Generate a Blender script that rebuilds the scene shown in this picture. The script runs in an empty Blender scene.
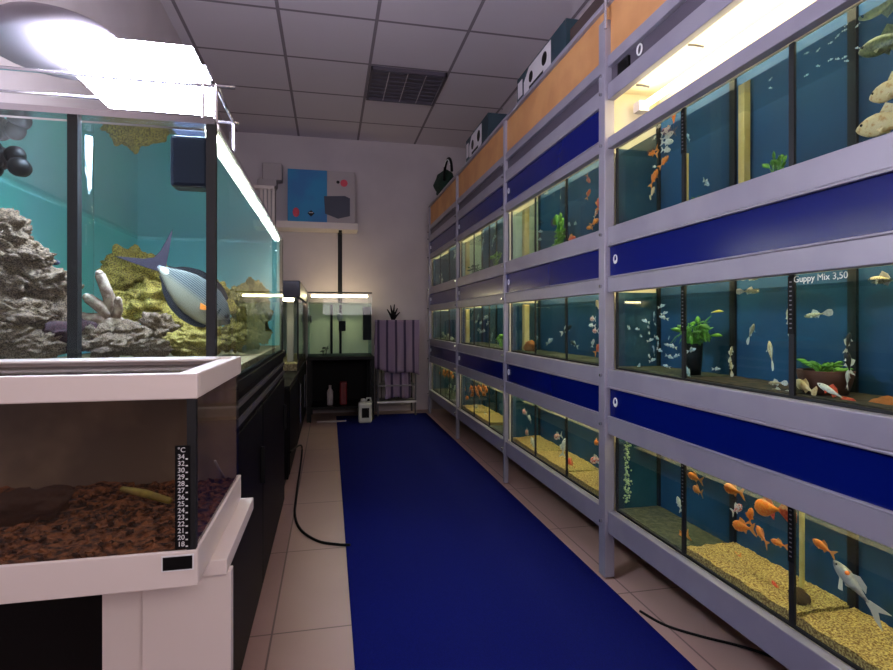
import bpy, bmesh, math, random
from mathutils import Vector, Matrix, Euler, noise
random.seed(7)
SC = bpy.context.scene
COL = SC.collection

# ------------------------------------------------------------------ camera, light, exposure
F, TH, YH, EYE = 542.2, 0.21304, 321.26, 0.95        # focal length (px), yaw, horizon row, eye height
CT, ST = math.cos(TH), math.sin(TH)
cd = bpy.data.cameras.new('camera'); cam = bpy.data.objects.new('camera', cd); COL.objects.link(cam)
cam.location = (0, 0, EYE); cam.rotation_euler = (math.pi/2, 0, -TH)
cd.sensor_width = 36; cd.lens = 36*F/893; cd.shift_y = (YH-335)/893; cd.clip_start = 0.02
SC.camera = cam
SC.view_settings.view_transform = 'Standard'; SC.view_settings.look = 'None'
SC.view_settings.gamma = 1; SC.view_settings.use_curve_mapping = False
SC.view_settings.exposure = 0.0
SC.cycles.transparent_max_bounces = 32
SC.cycles.sample_clamp_indirect = 6
w = bpy.data.worlds.new('world'); SC.world = w; w.use_nodes = True
w.node_tree.nodes['Background'].inputs[0].default_value = (0.55, 0.42, 0.62, 1)
w.node_tree.nodes['Background'].inputs[1].default_value = 0.06

def area(name, loc, rot, sx, sy, power, col):
    l = bpy.data.lights.new(name, 'AREA'); l.shape = 'RECTANGLE'; l.size = sx; l.size_y = sy
    l.energy = power; l.color = col
    o = bpy.data.objects.new(name, l); COL.objects.link(o); o.location = loc; o.rotation_euler = rot
    return o
area('shop_front_light', (0.55, -1.0, 1.65), (math.radians(119), 0, math.radians(6)), 1.3, 1.3, 31, (1.0, 0.88, 0.90))
TUBE_STRENGTH = 24.0
LAMP_STRENGTH = 100.0
DIFFUSER_STRENGTH = 240.0

# ------------------------------------------------------------------ picture <-> room helpers
def ray(u, v):
    a = (u-446.5)/F; b = (YH-v)/F
    return Vector((a*CT+ST, -a*ST+CT, b))
def onX(u, v, X): d = ray(u, v); t = X/d.x; return Vector((X, d.y*t, EYE+d.z*t))
def onY(u, v, Y): d = ray(u, v); t = Y/d.y; return Vector((d.x*t, Y, EYE+d.z*t))
def onZ(u, v, Z): d = ray(u, v); t = (Z-EYE)/d.z; return Vector((d.x*t, d.y*t, Z))

# ------------------------------------------------------------------ materials
def lin(c):
    c = c/255
    return c/12.92 if c <= .04045 else ((c+.055)/1.055)**2.4
def rgb(r, g, b): return (lin(r), lin(g), lin(b), 1)
def newmat(name):
    m = bpy.data.materials.new(name); m.use_nodes = True
    nt = m.node_tree; return m, nt, nt.nodes['Principled BSDF']
def mat(name, c, rough=.5, metal=0, c2=None, scale=8, bump=0, bscale=60, spec=.5, detail=4, lo=.4, hi=.6):
    m, nt, b = newmat(name)
    b.inputs['Base Color'].default_value = c
    b.inputs['Roughness'].default_value = rough; b.inputs['Metallic'].default_value = metal
    b.inputs['Specular IOR Level'].default_value = spec
    tc = nt.nodes.new('ShaderNodeTexCoord')
    if c2:
        n = nt.nodes.new('ShaderNodeTexNoise'); n.inputs['Scale'].default_value = scale; n.inputs['Detail'].default_value = detail
        r = nt.nodes.new('ShaderNodeValToRGB'); r.color_ramp.elements[0].position = lo; r.color_ramp.elements[1].position = hi
        r.color_ramp.elements[0].color = c; r.color_ramp.elements[1].color = c2
        nt.links.new(tc.outputs['Object'], n.inputs['Vector']); nt.links.new(n.outputs['Fac'], r.inputs[0])
        nt.links.new(r.outputs[0], b.inputs['Base Color'])
    if bump:
        n = nt.nodes.new('ShaderNodeTexNoise'); n.inputs['Scale'].default_value = bscale; n.inputs['Detail'].default_value = 5
        bp = nt.nodes.new('ShaderNodeBump'); bp.inputs['Strength'].default_value = bump; bp.inputs['Distance'].default_value = .01
        nt.links.new(tc.outputs['Object'], n.inputs['Vector']); nt.links.new(n.outputs['Fac'], bp.inputs['Height'])
        nt.links.new(bp.outputs[0], b.inputs['Normal'])
    return m
def emis(name, c, s):
    m, nt, b = newmat(name)
    b.inputs['Base Color'].default_value = c
    b.inputs['Emission Color'].default_value = c; b.inputs['Emission Strength'].default_value = s
    return m
def clear(name, tint, ior=1.45, refl=None, rough=.015, tir=False):
    m, nt, b = newmat(name); nt.nodes.remove(b)
    t = nt.nodes.new('ShaderNodeBsdfTransparent'); t.inputs[0].default_value = tint
    g = nt.nodes.new('ShaderNodeBsdfGlossy'); g.inputs['Roughness'].default_value = rough
    mx = nt.nodes.new('ShaderNodeMixShader')
    if refl is None:
        f = nt.nodes.new('ShaderNodeFresnel'); f.inputs[0].default_value = ior
        if tir:
            hf = nt.nodes.new('ShaderNodeMath'); hf.operation = 'MULTIPLY'; hf.inputs[1].default_value = .85
            nt.links.new(f.outputs[0], hf.inputs[0]); nt.links.new(hf.outputs[0], mx.inputs[0])
    if refl is None and not tir:
        ge = nt.nodes.new('ShaderNodeNewGeometry'); k = nt.nodes.new('ShaderNodeMath'); k.operation = 'SUBTRACT'; k.inputs[0].default_value = 1
        k2 = nt.nodes.new('ShaderNodeMath'); k2.operation = 'MULTIPLY'
        nt.links.new(ge.outputs['Backfacing'], k.inputs[1]); nt.links.new(k.outputs[0], k2.inputs[0])
        nt.links.new(f.outputs[0], k2.inputs[1]); nt.links.new(k2.outputs[0], mx.inputs[0])
    if refl is not None: mx.inputs[0].default_value = refl
    nt.links.new(t.outputs[0], mx.inputs[1]); nt.links.new(g.outputs[0], mx.inputs[2])
    nt.links.new(mx.outputs[0], nt.nodes['Material Output'].inputs[0])
    return m
def grid_mat(name, c, cl, step, x0, y0, width, rough, c2, nscale=2.0):
    m, nt, b = newmat(name); b.inputs['Roughness'].default_value = rough
    tc = nt.nodes.new('ShaderNodeTexCoord'); sp = nt.nodes.new('ShaderNodeSeparateXYZ')
    nt.links.new(tc.outputs['Object'], sp.inputs[0])
    outs = []
    for ax, off in (('X', x0), ('Y', y0)):
        a = nt.nodes.new('ShaderNodeMath'); a.operation = 'SUBTRACT'; a.inputs[1].default_value = off-step*40-step/2
        q = nt.nodes.new('ShaderNodeMath'); q.operation = 'MODULO'; q.inputs[1].default_value = step
        s = nt.nodes.new('ShaderNodeMath'); s.operation = 'SUBTRACT'; s.inputs[1].default_value = step/2
        ab = nt.nodes.new('ShaderNodeMath'); ab.operation = 'ABSOLUTE'
        lt = nt.nodes.new('ShaderNodeMath'); lt.operation = 'LESS_THAN'; lt.inputs[1].default_value = width/2
        nt.links.new(sp.outputs[ax], a.inputs[0]); nt.links.new(a.outputs[0], q.inputs[0]); nt.links.new(q.outputs[0], s.inputs[0])
        nt.links.new(s.outputs[0], ab.inputs[0]); nt.links.new(ab.outputs[0], lt.inputs[0]); outs.append(lt)
    mx = nt.nodes.new('ShaderNodeMath'); mx.operation = 'MAXIMUM'
    nt.links.new(outs[0].outputs[0], mx.inputs[0]); nt.links.new(outs[1].outputs[0], mx.inputs[1])
    n = nt.nodes.new('ShaderNodeTexNoise'); n.inputs['Scale'].default_value = nscale; n.inputs['Detail'].default_value = 6
    nt.links.new(tc.outputs['Object'], n.inputs['Vector'])
    c0 = nt.nodes.new('ShaderNodeMix'); c0.data_type = 'RGBA'; c0.inputs[6].default_value = c; c0.inputs[7].default_value = c2
    nt.links.new(n.outputs['Fac'], c0.inputs[0])
    c1 = nt.nodes.new('ShaderNodeMix'); c1.data_type = 'RGBA'; c1.inputs[7].default_value = cl
    nt.links.new(mx.outputs[0], c1.inputs[0]); nt.links.new(c0.outputs[2], c1.inputs[6])
    nt.links.new(c1.outputs[2], b.inputs['Base Color'])
    return m
M = {}
M['wall'] = mat('wall_paint', rgb(200, 190, 192), .9, c2=rgb(192, 182, 185), scale=2)
M['ceil'] = grid_mat('ceiling_tiles', rgb(212, 202, 210), rgb(132, 122, 130), .6, -.306, 3.439, .022, .9, rgb(204, 194, 202))
M['floor'] = grid_mat('floor_tiles', rgb(196, 164, 152), rgb(126, 104, 96), .6, -.17, .52, .006, .35, rgb(182, 150, 138), 4)
M['mat'] = mat('runner_fabric', rgb(8, 15, 80), .95, c2=rgb(11, 18, 94), scale=300, bump=.3, bscale=900, spec=.1)
M['alu'] = mat('rack_aluminium', rgb(152, 148, 160), .42, .15, c2=rgb(144, 140, 154), scale=6)
M['alu_dark'] = mat('rack_channel', rgb(86, 80, 92), .5, .2)
M['blue'] = mat('blue_panel', rgb(3, 18, 96), 0.2, 0, spec=.3, bump=.06, bscale=9)
M['wood'] = mat('pale_wood', rgb(205, 150, 95), .6, c2=rgb(192, 136, 84), scale=5)
M['brown'] = mat('brown_board', rgb(120, 90, 72), .7)
M['white'] = mat('white_plastic', rgb(228, 216, 208), .45)
M['reflector'] = mat('light_box_white', rgb(246, 236, 205), .6)
M['cream'] = mat('cream_panel', rgb(226, 205, 140), .5, c2=rgb(205, 178, 104), scale=9)
M['black'] = mat('black_plastic', rgb(8, 8, 9), .5, spec=.2)
M['blacksil'] = mat('black_silicone', rgb(9, 11, 14), .6)
M['cab'] = mat('black_cabinet', rgb(7, 5, 6), .5, spec=.1)
M['grey'] = mat('grey_metal', rgb(120, 116, 122), .4, .5)
M['chrome'] = mat('chrome', rgb(210, 208, 212), .2, .9)
M['backblue'] = mat('tank_blue_back', rgb(26, 78, 118), .7, c2=rgb(20, 62, 98), scale=5, detail=3, lo=.3, hi=.7)
M['sideblue'] = mat('tank_side_panel', rgb(44, 88, 114), .6, c2=rgb(34, 72, 98), scale=6)
M['backteal'] = mat('tank_teal_back', rgb(124, 226, 218), .8, c2=rgb(164, 226, 238), scale=1.6, lo=.35, hi=.65)
M['gravel_y'] = mat('yellow_gravel', rgb(240, 204, 122), .7, c2=rgb(140, 100, 46), scale=230, detail=2, bump=.8, bscale=230, lo=.35, hi=.62)
M['gravel_d'] = mat('dark_tank_floor', rgb(58, 60, 46), .8, c2=rgb(84, 84, 62), scale=60, bump=.4)
M['gravel_b'] = mat('brown_tank_floor', rgb(16, 14, 12), .8, c2=rgb(70, 54, 36), scale=40, bump=.4)
M['peat'] = mat('red_brown_bark_soil', rgb(150, 94, 58), .9, c2=rgb(58, 34, 24), scale=70, detail=6, bump=1, bscale=90)
M['glass'] = clear('tank_glass', (.93, .97, .96, 1), 1.42)
M['glass_clear'] = clear('clear_glass', (.95, .98, .97, 1), 1.18)
M['glass2'] = clear('grey_tank_glass', (.84, .83, .80, 1), 1.45, rough=.05)
M['terback'] = mat('mottled_back_board', rgb(156, 132, 110), .8, c2=rgb(120, 102, 88), scale=7)  # opaque board in mottled grey-brown behind the terrarium
M['glass_lid'] = clear('smoked_lid_glass', (.45, .43, .42, 1), 1.45, rough=.1)
M['water_top'] = clear('water_surface', (.90, .97, .97, 1), 1.33, tir=True)
M['water'] = clear('tank_water', (.92, .97, .975, 1), refl=.012)
M['water_m'] = clear('marine_water', (.86, .95, .96, 1), refl=.01)
M['tube'] = emis('fluorescent_tube', (1, .86, .52, 1), TUBE_STRENGTH)
M['tubew'] = emis('warm_tube', (1, .82, .48, 1), 30)
M['lamp'] = emis('blue_white_led', (.66, .72, 1, 1), LAMP_STRENGTH)
M['diffuser'] = emis('lamp_diffuser', (.80, .80, 1, 1), DIFFUSER_STRENGTH)
M['strip'] = emis('white_led_strip', (1, .95, .82, 1), 60)
M['edge'] = mat('painted_edge_glint', rgb(240, 232, 205), .3)  # pale colour stands in for lamp light caught by the glass edge
M['rock'] = mat('live_rock', rgb(206, 172, 138), .95, c2=rgb(92, 70, 58), scale=22, detail=8, bump=1, bscale=50)
M['rock_p'] = mat('purple_rock', rgb(118, 66, 78), .95, c2=rgb(52, 40, 42), scale=24, detail=8, bump=1, bscale=50)
M['rock_y'] = mat('yellow_rock', rgb(232, 204, 98), .95, c2=rgb(120, 100, 44), scale=22, detail=8, bump=1, bscale=50)
M['rock_g'] = mat('algae_rock', rgb(226, 206, 110), .95, c2=rgb(60, 58, 30), scale=24, detail=8, bump=1, bscale=50)
M['stone'] = mat('brown_stone', rgb(120, 84, 48), .9, c2=rgb(70, 48, 28), scale=30, bump=.8)
M['ornstone'] = mat('orange_stone', rgb(200, 120, 56), .8, c2=rgb(140, 78, 32), scale=40, bump=.6)
M['coral'] = mat('branch_coral', rgb(186, 164, 142), .9, c2=rgb(140, 112, 96), scale=60, bump=.8)
M['sand'] = mat('coral_sand', rgb(196, 178, 140), .9, c2=rgb(140, 122, 90), scale=80, bump=.6)
M['leaf'] = mat('plant_leaf', rgb(112, 172, 48), .5, c2=rgb(58, 116, 32), scale=14)
M['leafd'] = mat('dark_plant_leaf', rgb(56, 100, 44), .5, c2=rgb(36, 70, 32), scale=14)
M['leafy'] = mat('yellow_leaf', rgb(206, 190, 60), .5)
M['terra'] = mat('brown_pot', rgb(84, 46, 32), .8)
M['bubble'] = mat('air_bubbles', rgb(205, 220, 170), .2)
M['text'] = mat('white_marking', rgb(232, 232, 232), .6)
M['towel'] = None
M['cardb'] = mat('carton_blue', rgb(40, 140, 190), .6, c2=rgb(50, 120, 180), scale=4)
M['cardg'] = mat('carton_grey', rgb(175, 165, 165), .6)
M['cardteal'] = mat('carton_dark_teal', rgb(26, 52, 62), .5)
M['cardwhite'] = mat('carton_print_white', rgb(215, 210, 214), .5)
M['cardbrown'] = mat('carton_brown', rgb(70, 56, 52), .7)
M['red'] = mat('red_plastic', rgb(210, 60, 80), .5)
M['darkred'] = mat('dark_red_plastic', rgb(110, 14, 18), .5)
M['navy'] = mat('navy_hood', rgb(24, 30, 56), .4)
M['green'] = mat('dark_green_fabric', rgb(30, 66, 50), .9, c2=rgb(20, 42, 36), scale=30, bump=.6)
M['jug'] = mat('jug_plastic', rgb(205, 205, 200), .4)
M['bamboo'] = mat('bamboo', rgb(186, 168, 78), .5, c2=rgb(140, 124, 48), scale=30)

# ------------------------------------------------------------------ mesh builder
class MB:
    def __init__(s): s.bm = bmesh.new(); s.mi = 0
    def _f(s, vs):
        try: f = s.bm.faces.new(vs); f.material_index = s.mi; return f
        except ValueError: return None
    def use(s, i): s.mi = i; return s
    def box(s, x0, x1, y0, y1, z0, z1):
        v = [s.bm.verts.new((x, y, z)) for z in (z0, z1) for y in (y0, y1) for x in (x0, x1)]
        for q in ((0, 2, 3, 1), (4, 5, 7, 6), (0, 1, 5, 4), (2, 6, 7, 3), (0, 4, 6, 2), (1, 3, 7, 5)): s._f([v[i] for i in q])
        return s
    def obox(s, c, sx, sy, sz, rot):
        R = Euler(rot).to_matrix(); c = Vector(c)
        v = [s.bm.verts.new(c+R@Vector((x*sx/2, y*sy/2, z*sz/2))) for z in (-1, 1) for y in (-1, 1) for x in (-1, 1)]
        for q in ((0, 2, 3, 1), (4, 5, 7, 6), (0, 1, 5, 4), (2, 6, 7, 3), (0, 4, 6, 2), (1, 3, 7, 5)): s._f([v[i] for i in q])
        return s
    def tube(s, pts, r, n=10, caps=True):
        pts = [Vector(p) for p in pts]; rs = r if isinstance(r, (list, tuple)) else [r]*len(pts)
        rings = []; up = None
        for i, p in enumerate(pts):
            d = (pts[min(i+1, len(pts)-1)]-pts[max(i-1, 0)]).normalized()
            if up is None: up = Vector((0, 0, 1)) if abs(d.z) < .9 else Vector((1, 0, 0))
            a = d.cross(up).normalized(); b = a.cross(d).normalized(); up = b
            rings.append([s.bm.verts.new(p+(a*math.cos(t)+b*math.sin(t))*rs[i]) for t in [2*math.pi*k/n for k in range(n)]])
        for A, B in zip(rings, rings[1:]):
            for k in range(n): s._f([A[k], A[(k+1) % n], B[(k+1) % n], B[k]])
        if caps: s._f(rings[0][::-1]); s._f(rings[-1])
        return s
    def lathe(s, c, prof, n=24):
        c = Vector(c); rings = [[s.bm.verts.new(c+Vector((r*math.cos(t), r*math.sin(t), z))) for t in [2*math.pi*k/n for k in range(n)]] for r, z in prof]
        for A, B in zip(rings, rings[1:]):
            for k in range(n): s._f([A[k], A[(k+1) % n], B[(k+1) % n], B[k]])
        s._f(rings[0][::-1]); s._f(rings[-1]); return s
    def ball(s, c, r, seg=12, rot=None):
        r = r if isinstance(r, (tuple, list, Vector)) else (r, r, r)
        m = Matrix.Translation(c) @ (Euler(rot).to_matrix().to_4x4() if rot else Matrix()) @ Matrix.Diagonal((*r, 1))
        g = bmesh.ops.create_uvsphere(s.bm, u_segments=seg, v_segments=max(6, seg//2+2), radius=1, matrix=m)
        for v in g['verts']:
            for f in v.link_faces: f.material_index = s.mi
        return s
    def prism(s, pts, ax):
        """pts: list of 3d points of a planar outline, ax: extrusion vector"""
        ax = Vector(ax); a = [s.bm.verts.new(Vector(p)-ax/2) for p in pts]; b = [s.bm.verts.new(Vector(p)+ax/2) for p in pts]
        n = len(pts); s._f(a[::-1]); s._f(b)
        for k in range(n): s._f([a[k], a[(k+1) % n], b[(k+1) % n], b[k]])
        return s
    def leaf(s, p, q, wd, nrm):
        """a bent, thick leaf blade from p to q"""
        p, q = Vector(p), Vector(q); d = q-p; nrm = Vector(nrm).normalized(); side = d.cross(nrm).normalized()*wd
        pr = []
        for t, k in ((0, .12), (.25, .8), (.5, 1), (.75, .7), (1, .05)):
            c = p+d*t-nrm*(abs(t-.4)*d.length*.18)
            pr.append([s.bm.verts.new(c-side*k), s.bm.verts.new(c+nrm*wd*.14), s.bm.verts.new(c+side*k), s.bm.verts.new(c-nrm*wd*.04)])
        for A, B in zip(pr, pr[1:]):
            for k in range(4): s._f([A[k], A[(k+1) % 4], B[(k+1) % 4], B[k]])
        s._f(pr[0][::-1]); s._f(pr[-1]); return s
    def build(s, name, mats, parent=None, smooth=False, bevel=0, seg=2):
        bmesh.ops.recalc_face_normals(s.bm, faces=s.bm.faces)
        me = bpy.data.meshes.new(name)
        if parent is not None:
            off = Vector(); q = parent
            while q is not None: off += q.location; q = q.parent
            bmesh.ops.translate(s.bm, verts=s.bm.verts, vec=-off)
        s.bm.to_mesh(me); s.bm.free()
        for m in (mats if isinstance(mats, (list, tuple)) else [mats]): me.materials.append(M[m] if isinstance(m, str) else m)
        if smooth:
            for p in me.polygons: p.use_smooth = True
        o = bpy.data.objects.new(name, me); COL.objects.link(o)
        if parent is not None: o.parent = parent
        if bevel:
            b = o.modifiers.new('bevel', 'BEVEL'); b.width = bevel; b.segments = seg; b.limit_method = 'ANGLE'
        return o
def water(x0, x1, y0, y1, z0, z1, m, parent):
    b = MB().box(x0, x1, y0, y1, z0, z1); b.bm.faces.ensure_lookup_table()
    for f in b.bm.faces:
        if all(abs(v.co.z-z1) < 1e-6 for v in f.verts): f.material_index = 1
    return b.build('water', [m, 'water_top'], parent)
def recentre(o, c=None):
    """put a top-level mesh's origin at its base"""
    me = o.data; c = Vector(c) if c is not None else Vector((sum((v.co for v in me.vertices), Vector())/len(me.vertices)).xy.to_3d()) + Vector((0, 0, min(v.co.z for v in me.vertices)))
    me.transform(Matrix.Translation(-c)); o.location = c; return o
def tag(o, label=None, cat=None, group=None, kind=None):
    if label: o['label'] = label
    if cat: o['category'] = cat
    if group: o['group'] = group
    if kind: o['kind'] = kind
    return o
def thing(name, loc, label, cat, group=None):
    o = bpy.data.objects.new(name, None); COL.objects.link(o); o.location = loc; o.empty_display_size = .1
    return tag(o, label, cat, group)
def struct(name, mb, m): return tag(mb.build(name, m), kind='structure')
def text(name, body, loc, rot, size, parent, m='text', align='LEFT', line=1.0):
    c = bpy.data.curves.new(name, 'FONT'); c.body = body; c.size = size; c.extrude = .0003; c.space_line = line; c.align_x = align
    c.materials.append(M[m]); o = bpy.data.objects.new(name, c); COL.objects.link(o)
    off = Vector(); q = parent
    while q is not None: off += q.location; q = q.parent
    bpy.context.view_layer.update()
    me = bpy.data.meshes.new_from_object(o.evaluated_get(bpy.context.evaluated_depsgraph_get()))
    bpy.data.objects.remove(o); me.name = name
    o = bpy.data.objects.new(name, me); COL.objects.link(o)
    o.parent = parent; o.location = Vector(loc)-off; o.rotation_euler = rot
    return o

# ------------------------------------------------------------------ room shell
XL, XR, YB, ZC = -.98, 1.52, 5.76, 2.85
struct('floor', MB().box(XL-.1, XR+.1, -2.4, YB+.1, -.1, 0), 'floor')
struct('ceiling', MB().box(XL-.1, XR+.1, -2.4, YB+.1, ZC, ZC+.1), 'ceil')
struct('wall_left', MB().box(XL-.1, XL, -2.4, YB+.1, 0, ZC), 'wall')
struct('wall_right', MB().box(XR, XR+.1, -2.4, YB+.1, 0, ZC), 'wall')
struct('wall_back', MB().box(XL, XR, YB, YB+.1, 0, ZC), 'wall')

# blue runner on the floor
mt = MB().box(.068, .975, -1.2, 5.50, 0.0005, .008).build('carpet_runner', 'mat', bevel=.002)
tag(recentre(mt), 'long plain dark blue carpet runner laid down the aisle floor', 'carpet')

# ------------------------------------------------------------------ aquarium rack
P = [.625, 1.845, 3.02, 4.233, 5.46]                 # post lines along the aisle
ROWS = [(1.295, 1.584, 1.761), (.774, 1.056, 1.23), (.253, .536, .712)]   # tank bottom, tank top, top of its light box
X0 = 1.0                                             # rack front
TF, TB = 1.03, 1.205                                 # tank front and back
rack = thing('aquarium_rack', (1.22, 3.04, 0), 'long grey metal aquarium rack with blue panels along right side of aisle', 'rack')
RK = dict(parent=rack)
for i, y in enumerate(P):
    h = .0235 if i == 1 else .013
    m = MB()
    if i == 1: m.box(X0-.012, X0+.028, y-h, y+h, 0.008, 2.06)
    else: m.box(X0-.006, X0+.02, y-h, y+h, 0.008, 2.13)
    m.build('post', 'alu', bevel=.003, **RK)
    MB().box(1.40, 1.44, y-.02, y+.02, 0, 2.1).build('rear_post', 'alu', **RK)
    for z in (1.86, 1.79, 1.60, 1.27, 1.08, .75, .57, .21):
        MB().tube([(X0-.02, y, z), (X0-.004, y, z)], .006, 8).build('bolt', 'chrome', **RK)
MB().tube([(X0-.012, P[1]-.03, 2.02), (X0-.012, P[1]-.03, 2.19)], .006).build('rod', 'chrome', **RK)
def rail(y0, y1, z0, z1, m='alu', x0=X0, x1=X0+.028, name='rail'):
    return MB().box(x0, x1, y0, y1, z0, z1).build(name, m, bevel=.0025, **RK)
for i in range(4):
    a, b = P[i]+(.0235 if i == 1 else .013), P[i+1]-(.0235 if i == 0 else .013)
    rail(a, b, 1.883, 1.925); rail(a, b, 1.762, 1.822)
    rail(a, b, 1.822, 1.883, 'alu_dark', X0+.015, X0+.03, 'channel')
    rail(a, b, 1.584, 1.625); rail(a, b, 1.23, 1.295); rail(a, b, 1.056, 1.109)
    rail(a, b, .712, .774); rail(a, b, .536, .597); rail(a, b, .173, .253)
    zones = [(1.109, 1.23), (.597, .712)] + ([(1.625, 1.762)] if i else [])
    for z0, z1 in zones:
        p = MB().box(X0+.009, X0+.02, a, b, z0, z1).build('blue_panel', 'blue', bevel=.002, **RK)
        rail(a, b, z1-.007, z1, 'alu', X0-.003, X0+.01, 'lip'); rail(a, b, z0, z0+.006, 'alu', X0-.003, X0+.01, 'lip')
        # ring-shaped lock at the far end of the panel
        yk = b-.045; zk = (z0+z1)/2+.004
        k = MB().tube([(X0+.005, yk+.011*math.cos(t), zk+.015*math.sin(t)) for t in [2*math.pi*q/20 for q in range(21)]], .0022, 6)
        k.box(X0+.003, X0+.009, yk-.004, yk+.001, zk-.012, zk-.005)
        k.build('lock', 'text', p)
    rail(P[i], P[i+1], 1.925, 2.12, 'wood', X0+.012, X0+.03, 'fascia')
    rail(P[i], P[i+1], 2.115, 2.135, 'alu', X0-.004, X0+.03, 'top_edge')
    MB().box(X0+.03, 1.44, P[i], P[i+1], 2.105, 2.125).build('top_board', 'brown', **RK)
    MB().box(X0+.03, 1.44, P[i], P[i+1], 1.80, 1.815).build('shelf', 'reflector', **RK)
    for zb, zt, zl in ROWS:
        MB().box(X0+.028, 1.42, P[i]+.014, P[i+1]-.014, zb-.022, zb-.004).build('shelf', 'reflector', **RK)
        MB().box(TB+.012, TB+.02, P[i]+.014, P[i+1]-.014, zb, zl+.03).build('back_board', 'reflector', **RK)
    MB().box(X0+.05, 1.42, P[i], P[i+1], .14, .168).build('bottom_board', 'brown', **RK)
for y in P:
    MB().box(TF, 1.42, y-.006, y+.006, .17, 1.815).build('partition', 'reflector', **RK)
MB().box(X0+.03, 1.42, P[0]-.012, P[0]-.0065, .15, 2.1).build('end_panel', 'alu', **RK)
# tube lamps
for i in range(4):
    for r, (zb, zt, zl) in enumerate(ROWS):
        z = (zt+zl)/2+.035 if r else 1.735
        t = MB().tube([(1.12, P[i]+.07, z), (1.12, P[i+1]-.07, z)], .012, 10).build('light_tube', 'tube', smooth=True, **RK)
        MB().box(1.10, 1.14, P[i]+.03, P[i]+.07, z-.018, z+.018).build('socket', 'white', t)
        MB().box(1.10, 1.14, P[i+1]-.07, P[i+1]-.03, z-.018, z+.018).build('socket', 'white', t)
        if i == 0 and r == 0:
            for u, v in ((636, 85), (688, 45)):
                c = onX(u, v, 1.06)
                MB().tube([c, c+Vector((.02, -.008, -.003)), c+Vector((.04, -.02, -.012))], .004, 6).build('clip', 'grey', t)
# switch and ring on the upper channel of the nearest bay
c = onX(625, 70, X0+.012); MB().box(X0+.006, X0+.016, c.y-.03, c.y+.04, 1.826, 1.868).build('switch_plate', 'black', **RK)
c = onX(639.5, 49.5, X0+.010); MB().tube([(X0+.010, c.y+.014*math.cos(t), c.z+.017*math.sin(t)) for t in [2*math.pi*q/20 for q in range(21)]], .003, 6).build('lock', 'text', **RK)

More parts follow.
